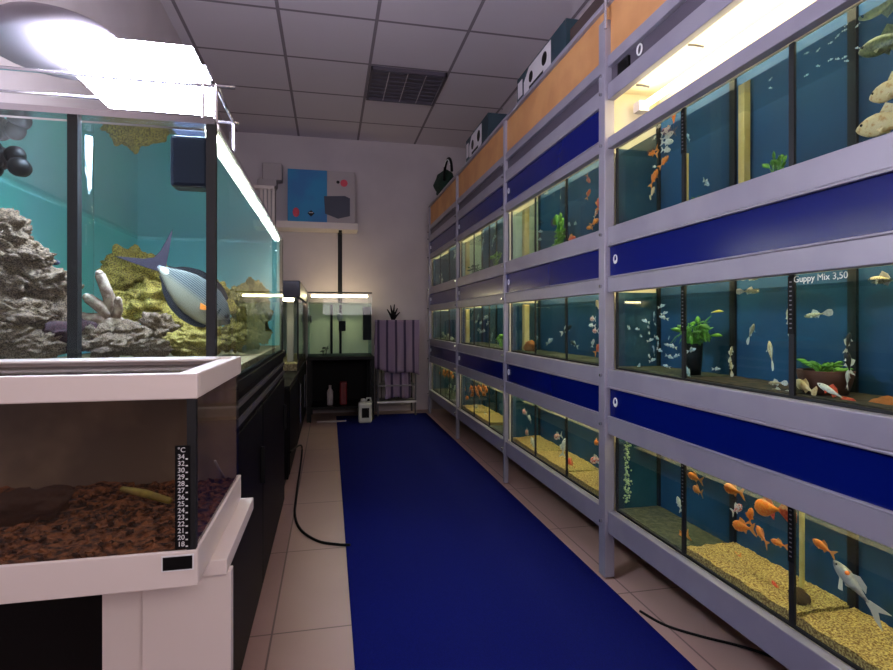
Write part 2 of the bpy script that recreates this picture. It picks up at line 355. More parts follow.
# ------------------------------------------------------------------ the twelve rack tanks
BAYN = ['nearest', 'second', 'third', 'farthest']
ROWN = ['top', 'middle', 'bottom']
FLOORS = {(0, 0): ['gravel_d']*3, (0, 1): ['gravel_b', 'gravel_b', 'gravel_d'], (0, 2): ['gravel_y', 'gravel_y', 'gravel_d'],
          (1, 2): ['gravel_y']*3, (2, 2): ['gravel_d', 'gravel_y', 'gravel_y']}
def comps(i):
    a, b = P[i]+.03, P[i+1]-.03
    if i == 1: a = P[1]+.026
    return [a, a+(b-a)/3, a+2*(b-a)/3, b]
for i in range(4):
    for r, (zb, zt, zl) in enumerate(ROWS):
        ys = comps(i); a, b = ys[0], ys[3]
        feat = {(0, 0): 'with cream corner pillar and big pale fish', (0, 1): 'with leafy plant and handwriting on the glass', (0, 2): 'with yellow gravel and a white koi',
                (1, 0): 'with cream column and red fish', (1, 1): 'with orange stone and blue back', (1, 2): 'with yellow gravel and goldfish',
                (2, 0): 'with low green plants', (2, 1): 'with scattered tiny pale fish', (2, 2): 'crowded with orange fish',
                (3, 0): 'with few pale fish by back wall', (3, 1): 'nearly bare by back wall', (3, 2): 'with orange fish by back wall'}[(i, r)]
        t = thing('aquarium', ((TF+TB)/2, (a+b)/2, zb), f'{ROWN[r]} row rack aquarium in {BAYN[i]} bay {feat}', 'aquarium', 'glass tanks built into the rack')
        MB().box(TF, TF+.005, a, b, zb, zt).build('front_glass', 'glass', t)
        MB().box(TF+.001, TF+.007, a, b, zt, zt+.006).build('edge_glint', 'edge', t)  # added pale strip painting the bright line of light along the glass top
        MB().box(TF-.0008, TF+.006, a, b, zb, zb+.007).build('bottom_seal', 'blacksil', t)
        ztb = zl-.02 if r == 0 else zt+.03
        MB().box(TB, TB+.006, a, b, zb, ztb).build('back_panel', 'backblue', t)
        MB().box(TF+.012, TB, b+.001, b+.004, zb, zt).build('side_panel', 'reflector' if (i, r) in ((1, 0), (2, 0)) else 'sideblue', t)
        for y in (a, b-.005): MB().box(TF+.005, TB, y, y+.005, zb, zt).build('side_glass', 'glass', t)
        for q in (1, 2): 
            d = MB().box(TF+.006, TB, ys[q]-.003, ys[q]+.003, zb, zt).build('divider', 'glass', t)
        for q in (0, 1, 2, 3):
            y = ys[q]; y0, y1 = (y, y+.010) if q == 0 else (y-.010, y) if q == 3 else (y-.005, y+.005)
            if i == 0 and q in (1, 2): y0, y1 = y-.007, y+.007
            MB().box(TF-.0008, TF+.006, y0, y1, zb+.007, zt).build('front_seal', 'blacksil', t)
            MB().box(TB-.008, TB-.0005, y0-.004, y1+.004, zb, ztb).build('rear_seal', 'blacksil', t)
        fl = FLOORS.get((i, r), ['gravel_d']*3)
        for q in range(3):
            mbs = MB(); y0, y1 = ys[q]+.006, ys[q+1]-.006
            hgt = .028 if fl[q] == 'gravel_y' else .01
            nx, ny = (26, 44) if i == 0 else (8, 14)
            gv = [[mbs.bm.verts.new((TF+.006+(TB-TF-.008)*jx/nx, y0+(y1-y0)*jy/ny, zb+hgt+(hgt*.16)*noise.noise(Vector((jx*.23, jy*.23+q*9, i+r*3)))+(.0035*(random.random()-.5) if hgt > .02 else 0))) for jy in range(ny+1)] for jx in range(nx+1)]
            for jx in range(nx):
                for jy in range(ny): mbs._f([gv[jx][jy], gv[jx+1][jy], gv[jx+1][jy+1], gv[jx][jy+1]])
            edge = [gv[0][jy] for jy in range(ny+1)]+[gv[jx][ny] for jx in range(1, nx+1)]+[gv[nx][jy] for jy in range(ny-1, -1, -1)]+[gv[jx][0] for jx in range(nx-1, 0, -1)]
            low = [mbs.bm.verts.new((v.co.x, v.co.y, zb+.0005)) for v in edge]
            for k in range(len(edge)): mbs._f([edge[k], edge[(k+1) % len(edge)], low[(k+1) % len(edge)], low[k]])
            g = mbs.build('gravel' if hgt > .02 else 'tank_floor', fl[q], t, smooth=hgt < .02)
            if hgt > .02: g['kind'] = 'stuff'
        water(TF+.0055, TB-.001, a+.0055, b-.0055, zb+.006, zt-.025, 'water', t)
        if i == 0:
            strips = {0: [2], 1: [2, 1], 2: [2, 1]}[r]
            for q in strips:
                s_ = MB().box(TF-.0025, TF-.001, ys[q]-.008, ys[q]+.008, zt-.135, zt-.004).build('thermometer_strip', 'black', t)
                d = MB()
                for k in range(11): d.box(TF-.0032, TF-.0025, ys[q]-.003, ys[q]+.003, zt-.018-k*.0105, zt-.0152-k*.0105)
                d.build('scale_marks', 'grey', s_)
        if (i, r) == (0, 0):
            c = onX(744, 120, TB-.02); MB().box(TB-.03, TB-.008, c.y-.012, c.y+.012, zb, zt+.03).build('overflow_pillar', 'cream', t, bevel=.002)
            c = onX(678, 165, TF+.008); MB().box(TF+.007, TF+.014, ys[2]-.006, ys[2]+.006, zb, zt-.135).build('divider_strip', 'cream', t)
        if (i, r) == (0, 1):
            p0 = onX(793.5, 282.5, TF-.001)
            text('lettering', 'Guppy Mix 3,50', p0, (math.pi/2, 0, -math.pi/2), .0205, t)
        if (i, r) == (0, 2):
            c = onX(802, 540, TB-.05); MB().tube([(c.x, c.y, zb+.03), (c.x, c.y, zt-.01)], .006).build('air_tube', 'cream', t)
            # white bubble curtain by the end wall
            bb = MB(); c = onX(627, 470, TF+.04)
            for k in range(150): bb.ball((c.x+random.gauss(0, .006), c.y+random.gauss(0, .006), zb+.03+(zt-zb-.04)*random.random()), random.uniform(.0018, .0045), 6)
            tag(bb.build('bubble_column', 'bubble', t, smooth=True), kind='stuff')
        if i in (1, 2) and r in (0, 1):
            # cream overflow column with a pale glass box beside it
            xc, yc = (1.095, 2.925) if i == 1 else (1.06, 4.13)
            MB().box(xc-.015, xc+.015, yc-.02, yc+.02, zb+.008, zt-.012).build('overflow_column', 'cream', t, bevel=.003)

# ------------------------------------------------------------------ fish
def two(name, c, c2, scale=9, lo=.45, hi=.55): return mat(name, c, .35, c2=c2, scale=scale, lo=lo, hi=hi, detail=2)
M['f_orange'] = mat('orange_fish', rgb(236, 112, 28), .35, c2=rgb(240, 150, 60), scale=14)
M['f_fin'] = mat('orange_fin', rgb(240, 150, 70), .4)
M['f_red'] = mat('red_fish', rgb(216, 60, 34), .35, c2=rgb(236, 110, 70), scale=12)
M['f_rw'] = two('red_white_fish', rgb(226, 78, 40), rgb(240, 232, 220), 16)
M['f_white'] = mat('white_fish', rgb(236, 232, 214), .35, c2=rgb(210, 205, 190), scale=12)
M['f_cream'] = two('cream_fish', rgb(236, 206, 150), rgb(206, 150, 84), 13, .5, .7)
M['f_silver'] = mat('silver_fish', rgb(200, 214, 220), .25, c2=rgb(150, 170, 180), scale=14)
M['f_guppy'] = two('guppy_body', rgb(244, 230, 180), rgb(120, 104, 76), 60)
M['f_dark'] = mat('dark_fish', rgb(44, 40, 38), .4)
M['f_olive'] = mat('olive_fish', rgb(112, 118, 76), .4, c2=rgb(80, 84, 54), scale=20)
M['f_koi'] = two('koi_body', rgb(178, 174, 172), rgb(118, 114, 116), 20, .45, .6)
M['f_fintrans'] = mat('pale_fin', rgb(200, 196, 190), .5)
M['eye'] = mat('fish_eye', rgb(8, 8, 8), .15)
def fish_body(m, L, H, W, n=12, bend=0, prof=None):
    prof = prof or [(0, .03), (.03, .28), (.1, .58), (.2, .86), (.33, 1), (.48, .93), (.62, .7), (.75, .42), (.86, .24), (.93, .2), (.97, .14)]
    rings = []
    for t, k in prof:
        x = L*(.5-t); yb = bend*L*(t-.3)**2 if t > .3 else 0
        rings.append([m.bm.verts.new((x, yb+W*L*.5*(k**1.1)*math.cos(a), H*L*.5*k*math.sin(a))) for a in [2*math.pi*q/n for q in range(n)]])
    for A, B in zip(rings, rings[1:]):
        for k in range(n): m._f([A[k], A[(k+1) % n], B[(k+1) % n], B[k]])
    m._f(rings[0][::-1]); m._f(rings[-1])
    return m
def fins(m, L, H, tail='fork', tl=.32, dorsal=.16, bend=0):
    th = (0, L*.012, 0); y = bend*L*.45
    x = -.42*L
    if tail == 'fork': pts = [(x, y, .05*L), (x-tl*.7*L, y, H*.55*L), (x-tl*L, y, H*.62*L), (x-tl*.55*L, y, 0), (x-tl*L, y, -H*.58*L), (x-tl*.7*L, y, -H*.5*L), (x, y, -.05*L)]
    elif tail == 'fan': pts = [(x, y, .04*L), (x-tl*.6*L, y, H*.7*L), (x-tl*L, y, H*.55*L), (x-tl*1.1*L, y, 0), (x-tl*L, y, -H*.55*L), (x-tl*.6*L, y, -H*.7*L), (x, y, -.04*L)]
    m.prism(pts, th)
    m.prism([(.12*L, 0, H*.44*L), (.02*L, 0, (H*.46+dorsal)*L), (-.18*L, 0, (H*.36+dorsal*.6)*L), (-.28*L, 0, H*.22*L), (0, 0, H*.3*L)], th)
    m.prism([(-.08*L, 0, -H*.36*L), (-.2*L, 0, -(H*.34+dorsal*.6)*L), (-.28*L, 0, -H*.2*L)], th)
    for s in (-1, 1):
        b = Vector((.16*L, s*.07*L, -H*.22*L))
        m.prism([b, b+Vector((-.13*L, s*.07*L, -.09*L)), b+Vector((-.16*L, s*.05*L, -.02*L))], (0, 0, L*.012))
PROTO = {}
def proto(kind, mats, L=1, H=.36, W=.2, **k):
    m = MB(); fish_body(m, L, H, W, bend=k.pop('bend', 0)); m.use(1); fins(m, L, H, **k); m.use(2)
    for s in (-1, 1): m.ball((.37*L, s*W*.27*L, H*.12*L), .028*L, 8)
    bmesh.ops.recalc_face_normals(m.bm, faces=m.bm.faces)
    me = bpy.data.meshes.new(kind); m.bm.to_mesh(me); m.bm.free()
    for q in mats: me.materials.append(M[q])
    for p in me.polygons: p.use_smooth = len(p.vertices) == 4 and p.material_index == 0
    PROTO[kind] = me
proto('goldfish', ['f_orange', 'f_fin', 'eye'], H=.42, W=.24)
proto('red_goldfish', ['f_red', 'f_fin', 'eye'], H=.42, W=.26)
proto('calico_goldfish', ['f_rw', 'f_white', 'eye'], H=.42, W=.24)
proto('white_goldfish', ['f_white', 'f_white', 'eye'], H=.38, W=.22)
proto('cichlid', ['f_cream', 'f_cream', 'eye'], H=.42, W=.22, tail='fan', tl=.25)
proto('tetra', ['f_silver', 'f_white', 'eye'], H=.3, W=.16)
proto('guppy', ['f_guppy', 'f_white', 'eye'], H=.24, W=.2, tail='fan', tl=.45)
proto('red_guppy', ['f_white', 'f_red', 'eye'], H=.24, W=.2, tail='fan', tl=.55)
proto('dark_fish', ['f_dark', 'f_white', 'eye'], H=.3, W=.2)
proto('olive_fish', ['f_olive', 'f_olive', 'eye'], H=.34, W=.2, tail='fan', tl=.25)
proto('fancy_goldfish', ['f_orange', 'f_red', 'eye'], H=.56, W=.4, tail='fan', tl=.6, dorsal=.25)
NAME = {'red_goldfish': 'goldfish', 'calico_goldfish': 'goldfish', 'white_goldfish': 'goldfish', 'red_guppy': 'guppy', 'dark_fish': 'fish', 'olive_fish': 'fish', 'fancy_goldfish': 'goldfish'}
def put(kind, u, v, X, L, ang, label, group=None, turn=0):
    """a fish seen at (u, v), swimming along the glass; ang is the way its head points in the picture"""
    o = bpy.data.objects.new(NAME.get(kind, kind), PROTO[kind]); COL.objects.link(o)
    o.location = onX(u, v, X); o.scale = (L, L, L)
    ang = math.radians(ang); hd = (onX(u+4*math.cos(ang), v-4*math.sin(ang), X)-onX(u, v, X)).normalized()
    hd = (hd+Vector((math.sin(math.radians(turn)), 0, 0))).normalized()
    q = hd.to_track_quat('X', 'Z'); o.rotation_euler = q.to_euler()
    return tag(o, label, 'fish', group)
G0 = 'fish in the top tank of the nearest bay'
XA, XM, XBk = TF+.03, TF+.075, TF+.115
N = 'in top nearest tank'
for kind, u, v, X, L, a, lab in [
    ('goldfish', 651.7, 153, XBk, .055, 170, 'orange fish below the surface by the end glass'),
    ('white_goldfish', 654.6, 166.6, XBk, .022, 0, 'tiny pale fish between two upright orange fish'),
    ('goldfish', 654.3, 177, XBk, .06, 70, 'orange fish standing upright, middle of end compartment'),
    ('cichlid', 652.5, 191.7, XBk, .045, 60, 'pale orange fish lowest in end compartment'),
    ('goldfish', 664.3, 161, XM, .045, 60, 'short orange fish right of the dark rear seam'),
    ('red_goldfish', 667.4, 131.5, XM, .06, 185, 'pinkish red fish above two white fish'),
    ('goldfish', 673.7, 117, XM, .055, 100, 'orange fish highest beside the divider'),
    ('white_goldfish', 668, 142, XM, .05, 10, 'white fish below the pinkish red fish'),
    ('white_goldfish', 666.6, 150, XM, .045, 0, 'lower of two white fish by the divider'),
    ('white_goldfish', 658.8, 126, XM, .035, 20, 'pale fish near the surface left of red fish'),
    ('tetra', 688, 136.5, XA, .03, 120, 'tiny silver fish alone in the middle compartment'),
    ('tetra', 706.6, 183, XM, .045, -30, 'small silver fish above the low plant'),
    ('olive_fish', 886, 43, XM, .12, 200, 'long olive fish high in the end compartment'),
    ('cichlid', 894, 88, XM, .10, 205, 'orange cream fish cut by picture edge, upper of two'),
    ('cichlid', 887, 122, XM, .115, 200, 'large spotted cream fish resting near tank bottom')]:
    put(kind, u, v, X, L, a, f'{lab} {N}', G0, random.uniform(-15, 15))
for k, (u, v) in enumerate([(807, 75), (817.5, 66), (831, 59.5), (838, 59), (845, 57), (847, 61), (857, 48), (770, 88)]):
    put('tetra', u, v, XM, .011, random.choice([0, 180, 30]), 'tiny pale fish in the loose line left of the olive fish in top nearest tank', 'tiny fish in a line by the olive fish')
# middle row, nearest bay
random.seed(3)
G1 = 'small silver fish in the end compartment of the middle nearest tank'
for u, v in [(621, 330), (630, 320), (629, 328), (637, 329), (648, 327), (654, 315), (645, 321), (655, 324), (649, 333), (657, 338), (651, 340), (641, 336), (653, 347), (660, 350.5), (654, 351), (649, 356), (653, 360), (639, 367), (647, 369.5), (667, 345), (672, 346), (669, 337.5), (663, 317.5), (670, 357), (676, 356), (666, 366), (667, 371), (662, 306), (665, 313), (658, 344)]:
    put('tetra', u, v, random.choice([XA, XM, XBk]), random.uniform(.02, .034), random.choice([150, 30, 200, -30, 80, 170]), 'tiny silver fish of the shoal in the end compartment of the middle nearest tank', G1, random.uniform(-30, 30))
G2 = 'fish in the middle tank of the nearest bay'
for kind, u, v, X, L, a, lab in [
    ('guppy', 751, 291.5, XM, .05, 0, 'pale guppy under the surface in middle compartment'),
    ('guppy', 752, 278.5, XM, .04, 0, 'pale guppy right at the surface in middle compartment'),
    ('guppy', 751.5, 331, XM, .05, 60, 'tan guppy rising in middle of the middle compartment'),
    ('guppy', 770.5, 351, XM, .06, 110, 'thin pale guppy upright left of the divider'),
    ('guppy', 731, 352, XBk, .035, 90, 'upper of two tan guppies below the leafy plant'),
    ('guppy', 731, 366, XBk, .035, 90, 'lower of two tan guppies below the leafy plant'),
    ('tetra', 692, 350, XA, .035, 20, 'silver fish in front of the black plant pot'),
    ('tetra', 688, 372, XA, .05, 120, 'silver fish low in front of the black plant pot'),
    ('tetra', 717, 369, XM, .025, 0, 'tiny silver fish right of the black plant pot'),
    ('guppy', 775, 383, XA, .04, 180, 'pale guppy near gravel left of divider, upper of pair'),
    ('guppy', 777, 391, XA, .04, 170, 'pale guppy near gravel left of divider, lower of pair'),
    ('guppy', 814, 315, XM, .05, 190, 'pale guppy below the handwriting on the glass'),
    ('guppy', 789.5, 319, XA, .05, 95, 'thin pale guppy hugging the thermometer strip'),
    ('guppy', 882, 280, XM, .07, 180, 'tan guppy at the surface by picture edge'),
    ('dark_fish', 848, 341, XM, .04, 90, 'topmost of three dark fish in a column'),
    ('dark_fish', 848, 361, XM, .045, 95, 'middle of three dark fish in a column'),
    ('white_goldfish', 847.5, 378, XM, .035, 85, 'lowest pale fish under two dark fish'),
    ('cichlid', 803.5, 386, XA, .055, 150, 'yellow cream fish in front of the brown pot'),
    ('red_guppy', 830, 390.5, XA, .06, 145, 'white fish with bright red tail by the brown pot')]:
    put(kind, u, v, X, L, a, f'{lab} in middle nearest tank', G2, random.uniform(-15, 15))
# bottom row, nearest bay
G3 = 'fish in the bottom tank of the nearest bay'
for kind, u, v, X, L, a, lab in [
    ('goldfish', 682, 538, XM, 0.071, 200, 'orange goldfish low behind the thermometer divider'),
    ('white_goldfish', 679, 503, XM, 0.042, 100, 'pale goldfish upright beside the thermometer divider'),
    ('goldfish', 694, 477, XM, 0.055, 150, 'upper of two orange goldfish by the water top'),
    ('goldfish', 697, 490, XM, 0.055, 155, 'lower of two orange goldfish by the water top'),
    ('goldfish', 732, 489.5, XM, 0.071, 160, 'orange goldfish high in middle of the middle compartment'),
    ('calico_goldfish', 737.5, 508.5, XM, 0.050, 30, 'orange and white goldfish in the middle compartment'),
    ('goldfish', 741.5, 526.5, XM, 0.071, 165, 'long orange goldfish below the orange and white one'),
    ('goldfish', 750.5, 515, XBk, 0.042, 85, 'slim orange goldfish swimming upright near rear corner'),
    ('goldfish', 761, 534, XM, 0.055, 130, 'orange goldfish diving left of the second divider'),
    ('goldfish', 778, 543, XM, 0.038, 150, 'rounded orange goldfish touching the second divider'),
    ('fancy_goldfish', 767, 508, XM, 0.080, 170, 'big flaring orange goldfish at the water surface'),
    ('red_goldfish', 736, 556, XBk, 0.038, 180, 'red fish shape for an orange reflection at the gravel rear'),  # fish mesh stands in for an orange reflection in the gravel
    ('red_goldfish', 766, 594, XM, 0.038, 200, 'left of two red fish shapes for reflections on the gravel'),  # also an orange reflection, drawn with a fish mesh
    ('red_goldfish', 776, 588, XM, 0.038, 120, 'right of two red fish shapes for reflections on the gravel'),  # likewise a fish mesh in place of an orange reflection
    ('goldfish', 809, 506, XM, 0.050, 170, 'orange goldfish at the surface of the koi compartment'),
    ('goldfish', 822, 546, XM, 0.046, 140, 'orange goldfish above and left of the koi')]:
    put(kind, u, v, X, L, a, f'{lab} in bottom nearest tank', G3, random.uniform(-15, 15))
# the white koi
kh, kt = onX(834, 561, XM-.01), onX(869, 603, XM+.01)
kp = (kh+kt)/2; KL = (kh-kt).length*1.05/.16
koi = thing('koi', kp, 'large white and grey koi with orange head patch over yellow gravel', 'fish')
koi.rotation_euler = (kh-kt).normalized().to_track_quat('X', 'Z').to_euler(); koi.scale = (KL, KL, KL)
def kpart(m, name, mats, smooth=False):
    o = m.build(name, mats, smooth=smooth); o.parent = koi; return o
m = MB(); fish_body(m, .16, .30, .22, 16); kpart(m, 'body', 'f_koi', True)
m = MB(); m.prism([(-.07, 0, .008), (-.10, 0, .022), (-.135, 0, .036), (-.11, 0, .004), (-.16, 0, -.030), (-.125, 0, -.026), (-.095, 0, -.013), (-.07, 0, -.008)], (0, .002, 0)); kpart(m, 'tail_fin', 'f_fintrans')
m = MB(); m.prism([(.02, 0, .022), (0, 0, .040), (-.035, 0, .034), (-.05, 0, .014), (0, 0, .016)], (0, .002, 0)); kpart(m, 'dorsal_fin', 'f_fintrans')
for s in (-1, 1):
    m = MB(); m.prism([(.03, s*.012, -.014), (.0, s*.026, -.044), (-.012, s*.024, -.036), (.015, s*.012, -.016)], (0, .002, 0)); kpart(m, 'pectoral_fin', 'f_fintrans')
    m = MB(); m.ball((.064, s*.0075, .004), .004, 8); kpart(m, 'eye', 'eye', True)
m = MB(); m.ball((.026, 0, .011), (.016, .0160, .0125), 12); kpart(m, 'head_patch', 'f_orange', True)
# second bay
N2 = 'in the second bay'
for kind, u, v, X, L, a, lab in [
    ('red_goldfish', 600-1.5, 203, XBk, .06, 90, 'uppermost red fish by the post in top tank'), ('red_goldfish', 588.5, 193.5, XBk, .05, 80, 'lone reddish fish high in top tank'),
    ('calico_goldfish', 596, 213, XBk, .06, 60, 'red and white fish near the post in top tank'), ('goldfish', 595, 222, XBk, .07, 45, 'orange fish low by the post in top tank'),
    ('goldfish', 589, 228, XBk, .05, 180, 'orange fish lowest by the post in top tank'), ('red_goldfish', 571.5, 239, XM, .09, 10, 'red fish beside plant at bottom of top tank'),
    ('tetra', 540.5, 231.5, XM, .05, 0, 'upper silver fish low in middle of top tank'), ('tetra', 540, 239.5, XM, .05, 0, 'lower silver fish low in middle of top tank'),
    ('tetra', 575.5, 223.5, XM, .05, 0, 'silver fish between plant and red fish in top tank'), ('tetra', 569, 224.5, XM, .05, -40, 'slanting silver fish right of plant in top tank'),
    ('tetra', 547, 193, XM, .05, 20, 'silver fish near the surface of top tank'), ('tetra', 554, 195, XM, .05, 0, 'second silver fish near the surface of top tank'), ('tetra', 561, 192, XM, .06, 80, 'silver fish upright at the divider of top tank'),
    ('cichlid', 598, 305, XA, .07, 120, 'cream fish highest by the post in middle tank'), ('calico_goldfish', 592.5, 319, XM, .06, 180, 'pink and white fish by the post in middle tank'),
    ('white_goldfish', 591.5, 325.5, XM, .05, 170, 'white fish under the pink one in middle tank'), ('calico_goldfish', 595, 331, XM, .06, 180, 'pinkish fish halfway down the post in middle tank'),
    ('white_goldfish', 593, 342.5, XM, .04, 90, 'small pale fish low by the post in middle tank'), ('red_goldfish', 598.5, 348, XA, .07, 60, 'red fish lowest by the post in middle tank'),
    ('tetra', 537, 338, XM, .06, 45, 'silver fish above the orange stone in middle tank'), ('tetra', 550, 341, XM, .07, 50, 'silver fish mid water in middle tank'),
    ('dark_fish', 567, 329, XBk, .1, 50, 'dark fish rising in middle tank'), ('dark_fish', 573.5, 343.5, XBk, .07, 130, 'small dark fish low in middle tank'),
    ('white_goldfish', 513, 404, XM, .09, 120, 'white fish upright at the far end of bottom tank'), ('red_goldfish', 518.5, 416, XM, .1, 150, 'red fish at the far end of bottom tank'),
    ('calico_goldfish', 524.5, 412, XM, .09, 150, 'orange and white fish beside red one in bottom tank'), ('white_goldfish', 513.5, 418.5, XM, .07, 160, 'white fish below the red one in bottom tank'),
    ('white_goldfish', 529.5, 418, XM, .08, 130, 'white fish at the first divider of bottom tank'), ('white_goldfish', 522, 432, XM, .06, 90, 'small white fish low at the first divider in bottom tank'),
    ('calico_goldfish', 527, 432.5, XM, .1, 165, 'red and white fish low at the first divider in bottom tank'), ('calico_goldfish', 557.5, 436.5, XM, .09, 200, 'red and white fish before dark corner of bottom tank'),
    ('white_goldfish', 564, 446, XA, .09, 90, 'white fish at the second divider of bottom tank'), ('white_goldfish', 533, 443, XA, .1, 110, 'pale fish just above gravel in bottom tank'),
    ('red_goldfish', 571, 464, XM, .12, 130, 'large red orange fish over the gravel in bottom tank'), ('red_goldfish', 569, 478, XM, .1, 160, 'orange fish resting on gravel in bottom tank'),
    ('goldfish', 596.5, 442.5, XM, .07, 180, 'round orange fish by the post in bottom tank'), ('calico_goldfish', 595.5, 460, XM, .09, 190, 'orange and white fish by the post in bottom tank')]:
    put(kind, u, v, X, L*.8, a, f'{lab} {N2}', 'fish in the second bay', random.uniform(-15, 15))
# far bays: tiny in the picture
random.seed(11)
for u, v in [(463, 248), (469, 246), (480, 240), (483, 242), (482, 250), (495, 237), (493, 241), (488, 232), (483, 232), (478, 238)]:
    put('tetra', u, v, XM, .06, random.choice([0, 80, 180, 45]), 'tiny silver fish in the top tank of the third bay', 'silver fish in the top tank of the third bay')
for u, v in [(478, 317), (481, 323), (479, 330), (485, 318), (488, 323), (492, 336), (487, 317), (476, 322), (481, 332), (484, 331), (470, 340)]:
    put('tetra', u, v, XM, .06, random.choice([0, 80, 180, 45]), 'tiny silver fish in the middle tank of the third bay', 'silver fish in the middle tank of the third bay')
for u, v in [(462, 385), (464, 389), (468, 390), (471, 388), (473, 392), (475, 388), (477, 391), (479, 387), (481, 390), (483, 386), (485, 388), (486, 391), (484, 394), (478, 394), (472, 395), (467, 398)]:
    put('goldfish', u, v, random.choice([XA, XM]), .075, random.choice([0, 60, 120, 180, 45]), 'small orange fish crowding the surface of the third bay bottom tank', 'orange fish crowd in the third bay')
for u, v in [(462, 407), (478, 420.5), (485, 415), (486, 420), (476, 407)]:
    put('white_goldfish', u, v, XM, .08, random.choice([0, 60, 120, 180]), 'small pale fish low in the bottom tank of the third bay', 'pale fish in the third bay')
for u, v in [(441, 275), (440, 277), (442, 280), (455, 256), (442, 283)]:
    put('white_goldfish', u, v, XM, .08, random.choice([0, 60, 120, 180]), 'small pale fish in the top tank of the farthest bay', 'pale fish in the top tank of the farthest bay')
for u, v in [(443, 334), (445, 337), (449, 336), (443, 340), (452, 339)]:
    put('white_goldfish', u, v, XM, .09, random.choice([0, 60, 120, 180]), 'small pale fish in the middle tank of the farthest bay', 'pale fish in the middle tank of the farthest bay')
for u, v in [(440, 373), (443, 374), (445, 376), (447, 372), (449, 376), (451, 373), (453, 377), (444, 371)]:
    put('goldfish', u, v, XM, .08, random.choice([0, 60, 120, 180]), 'small orange fish near the surface of the farthest bottom tank', 'orange fish in the farthest bay')
for u, v in [(450, 386), (449, 392), (455, 388), (455, 402)]:
    put('white_goldfish', u, v, XM, .1, random.choice([0, 60, 120, 180]), 'small pale fish low in the farthest bottom tank', 'pale fish in the farthest bottom tank')

# ------------------------------------------------------------------ plants and stones in the rack tanks
def plant(name, base, height, n, spread, wd, leafm, label, pot=None, seed=1, droop=0, group=None, stalk=.5):
    random.seed(seed); base = Vector(base)
    t = thing(name, base, label, 'plant', group)
    if pot:
        r, h, pm = pot; MB().lathe(base, [(r*.75, 0), (r*.9, h*.5), (r, h), (r*.8, h), (r*.78, h*.85)], 16).build('pot', pm, t, smooth=True); base = base+Vector((0, 0, h*.85))
    m = MB(); s = MB()
    for k in range(n):
        a = random.uniform(0, 2*math.pi); rr = random.uniform(.3, 1)*spread
        b = base+Vector((random.gauss(0, spread*.12), random.gauss(0, spread*.12), 0))
        hh = height*random.uniform(stalk, 1)
        p = b+Vector((math.cos(a)*rr*.35, math.sin(a)*rr*.6, hh*.7))
        q = b+Vector((math.cos(a)*rr*.6, math.sin(a)*rr*1.3, hh*(1-droop*random.random())))
        s.tube([b, (b+p)/2+Vector((0, 0, hh*.05)), p], .0016, 5)
        m.leaf(p, q, wd*random.uniform(.7, 1.2), Vector((-.6, random.uniform(-.3, .3), 1)))
    s.build('stems', leafm, t); m.build('leaves', leafm, t, smooth=True)
    return t
def bed(u, v, X, r): p = onX(u, v, X); p.z = ROWS[r][0]+.008; return p
zb2 = ROWS[1][0]
p = bed(694, 372, TF+.075, 1)
plant('potted_plant', p, .11, 64, .075, .011, 'leaf', 'leafy bright green plant in tall black pot behind the divider, middle nearest tank', (.026, .10, 'black'), 5, .8)
p = onX(716, 311.5, XM)
m = MB(); m.leaf(p+Vector((0, .022, 0)), p+Vector((0, -.028, .004)), .009, (-.5, 0, 1)); tag(recentre(m.build('floating_leaf', 'leafy', smooth=True)), 'yellowing leaf floating right of the potted plant in middle nearest tank', 'leaf')
plant('water_plant', bed(621, 368, TF+.05, 1), .16, 10, .035, .011, 'leafd', 'dim green plant at the end glass of the middle nearest tank', None, 8, .6)
plant('potted_plant', bed(825, 395, TF+.09, 1), .035, 40, .06, .007, 'leaf', 'low bushy green plant on wide brown pot, middle nearest tank', (.058, .055, 'terra'), 9, .3)
plant('water_plant', bed(780, 168, TF+.09, 0), .085, 16, .04, .009, 'leaf', 'light green plant right of the cream pillar, top nearest tank', None, 10, .2)
plant('water_plant', bed(700, 194, TF+.09, 0), .05, 16, .045, .006, 'leafd', 'low dim green plant left of the cream pillar, top nearest tank', None, 12, .5)
plant('water_plant', bed(560, 243, TF+.06, 0), .20, 26, .05, .02, 'leaf', 'tall climbing green plant at the divider of the second bay top tank', None, 13, .1, stalk=.1)
plant('water_plant', bed(476, 275, TF+.06, 0), .10, 20, .11, .016, 'leafd', 'dark green bush low in the third bay top tank', None, 14, .4)
plant('water_plant', bed(496, 268, TF+.06, 0), .12, 12, .06, .02, 'leaf', 'yellow green tuft beside the post in the third bay top tank', None, 15, .2)
plant('water_plant', bed(501, 344, TF+.06, 1), .10, 10, .05, .02, 'leaf', 'pale green tuft beside the post in the third bay middle tank', None, 16, .2)
# rocks
def rock_mesh(name, seed, m, rough=.34, sub=4, fine=.10):
    bm = bmesh.new(); bmesh.ops.create_icosphere(bm, subdivisions=sub, radius=1)
    off = Vector((seed*13.1, seed*7.7, seed*3.3))
    for v in bm.verts:
        n = v.co.normalized(); d = 1+rough*noise.noise(n*1.6+off)+rough*.5*noise.noise(n*3.0+off)+fine*.25*noise.noise(n*9+off)+fine*1.5*(.42-noise.voronoi(n*3.4+off)[0][0])+fine*.6*(.4-noise.voronoi(n*8+off)[0][0])
        v.co = n*d
    me = bpy.data.meshes.new(name); bm.to_mesh(me); bm.free(); me.materials.append(M[m])
    for p in me.polygons: p.use_smooth = True
    return me
def rock(me, c, s, label, group=None, seed=0, name='live_rock', cat='rock'):
    random.seed(seed); o = bpy.data.objects.new(name, me); COL.objects.link(o); o.location = c
    o.scale = s if isinstance(s, (tuple, list)) else (s, s, s); o.rotation_euler = (random.uniform(-.25, .25), random.uniform(-.25, .25), random.uniform(-.3, .3)+random.choice((0, math.pi)))
    return tag(o, label, cat, group)
st = rock_mesh('stone', 3, 'stone', sub=3)
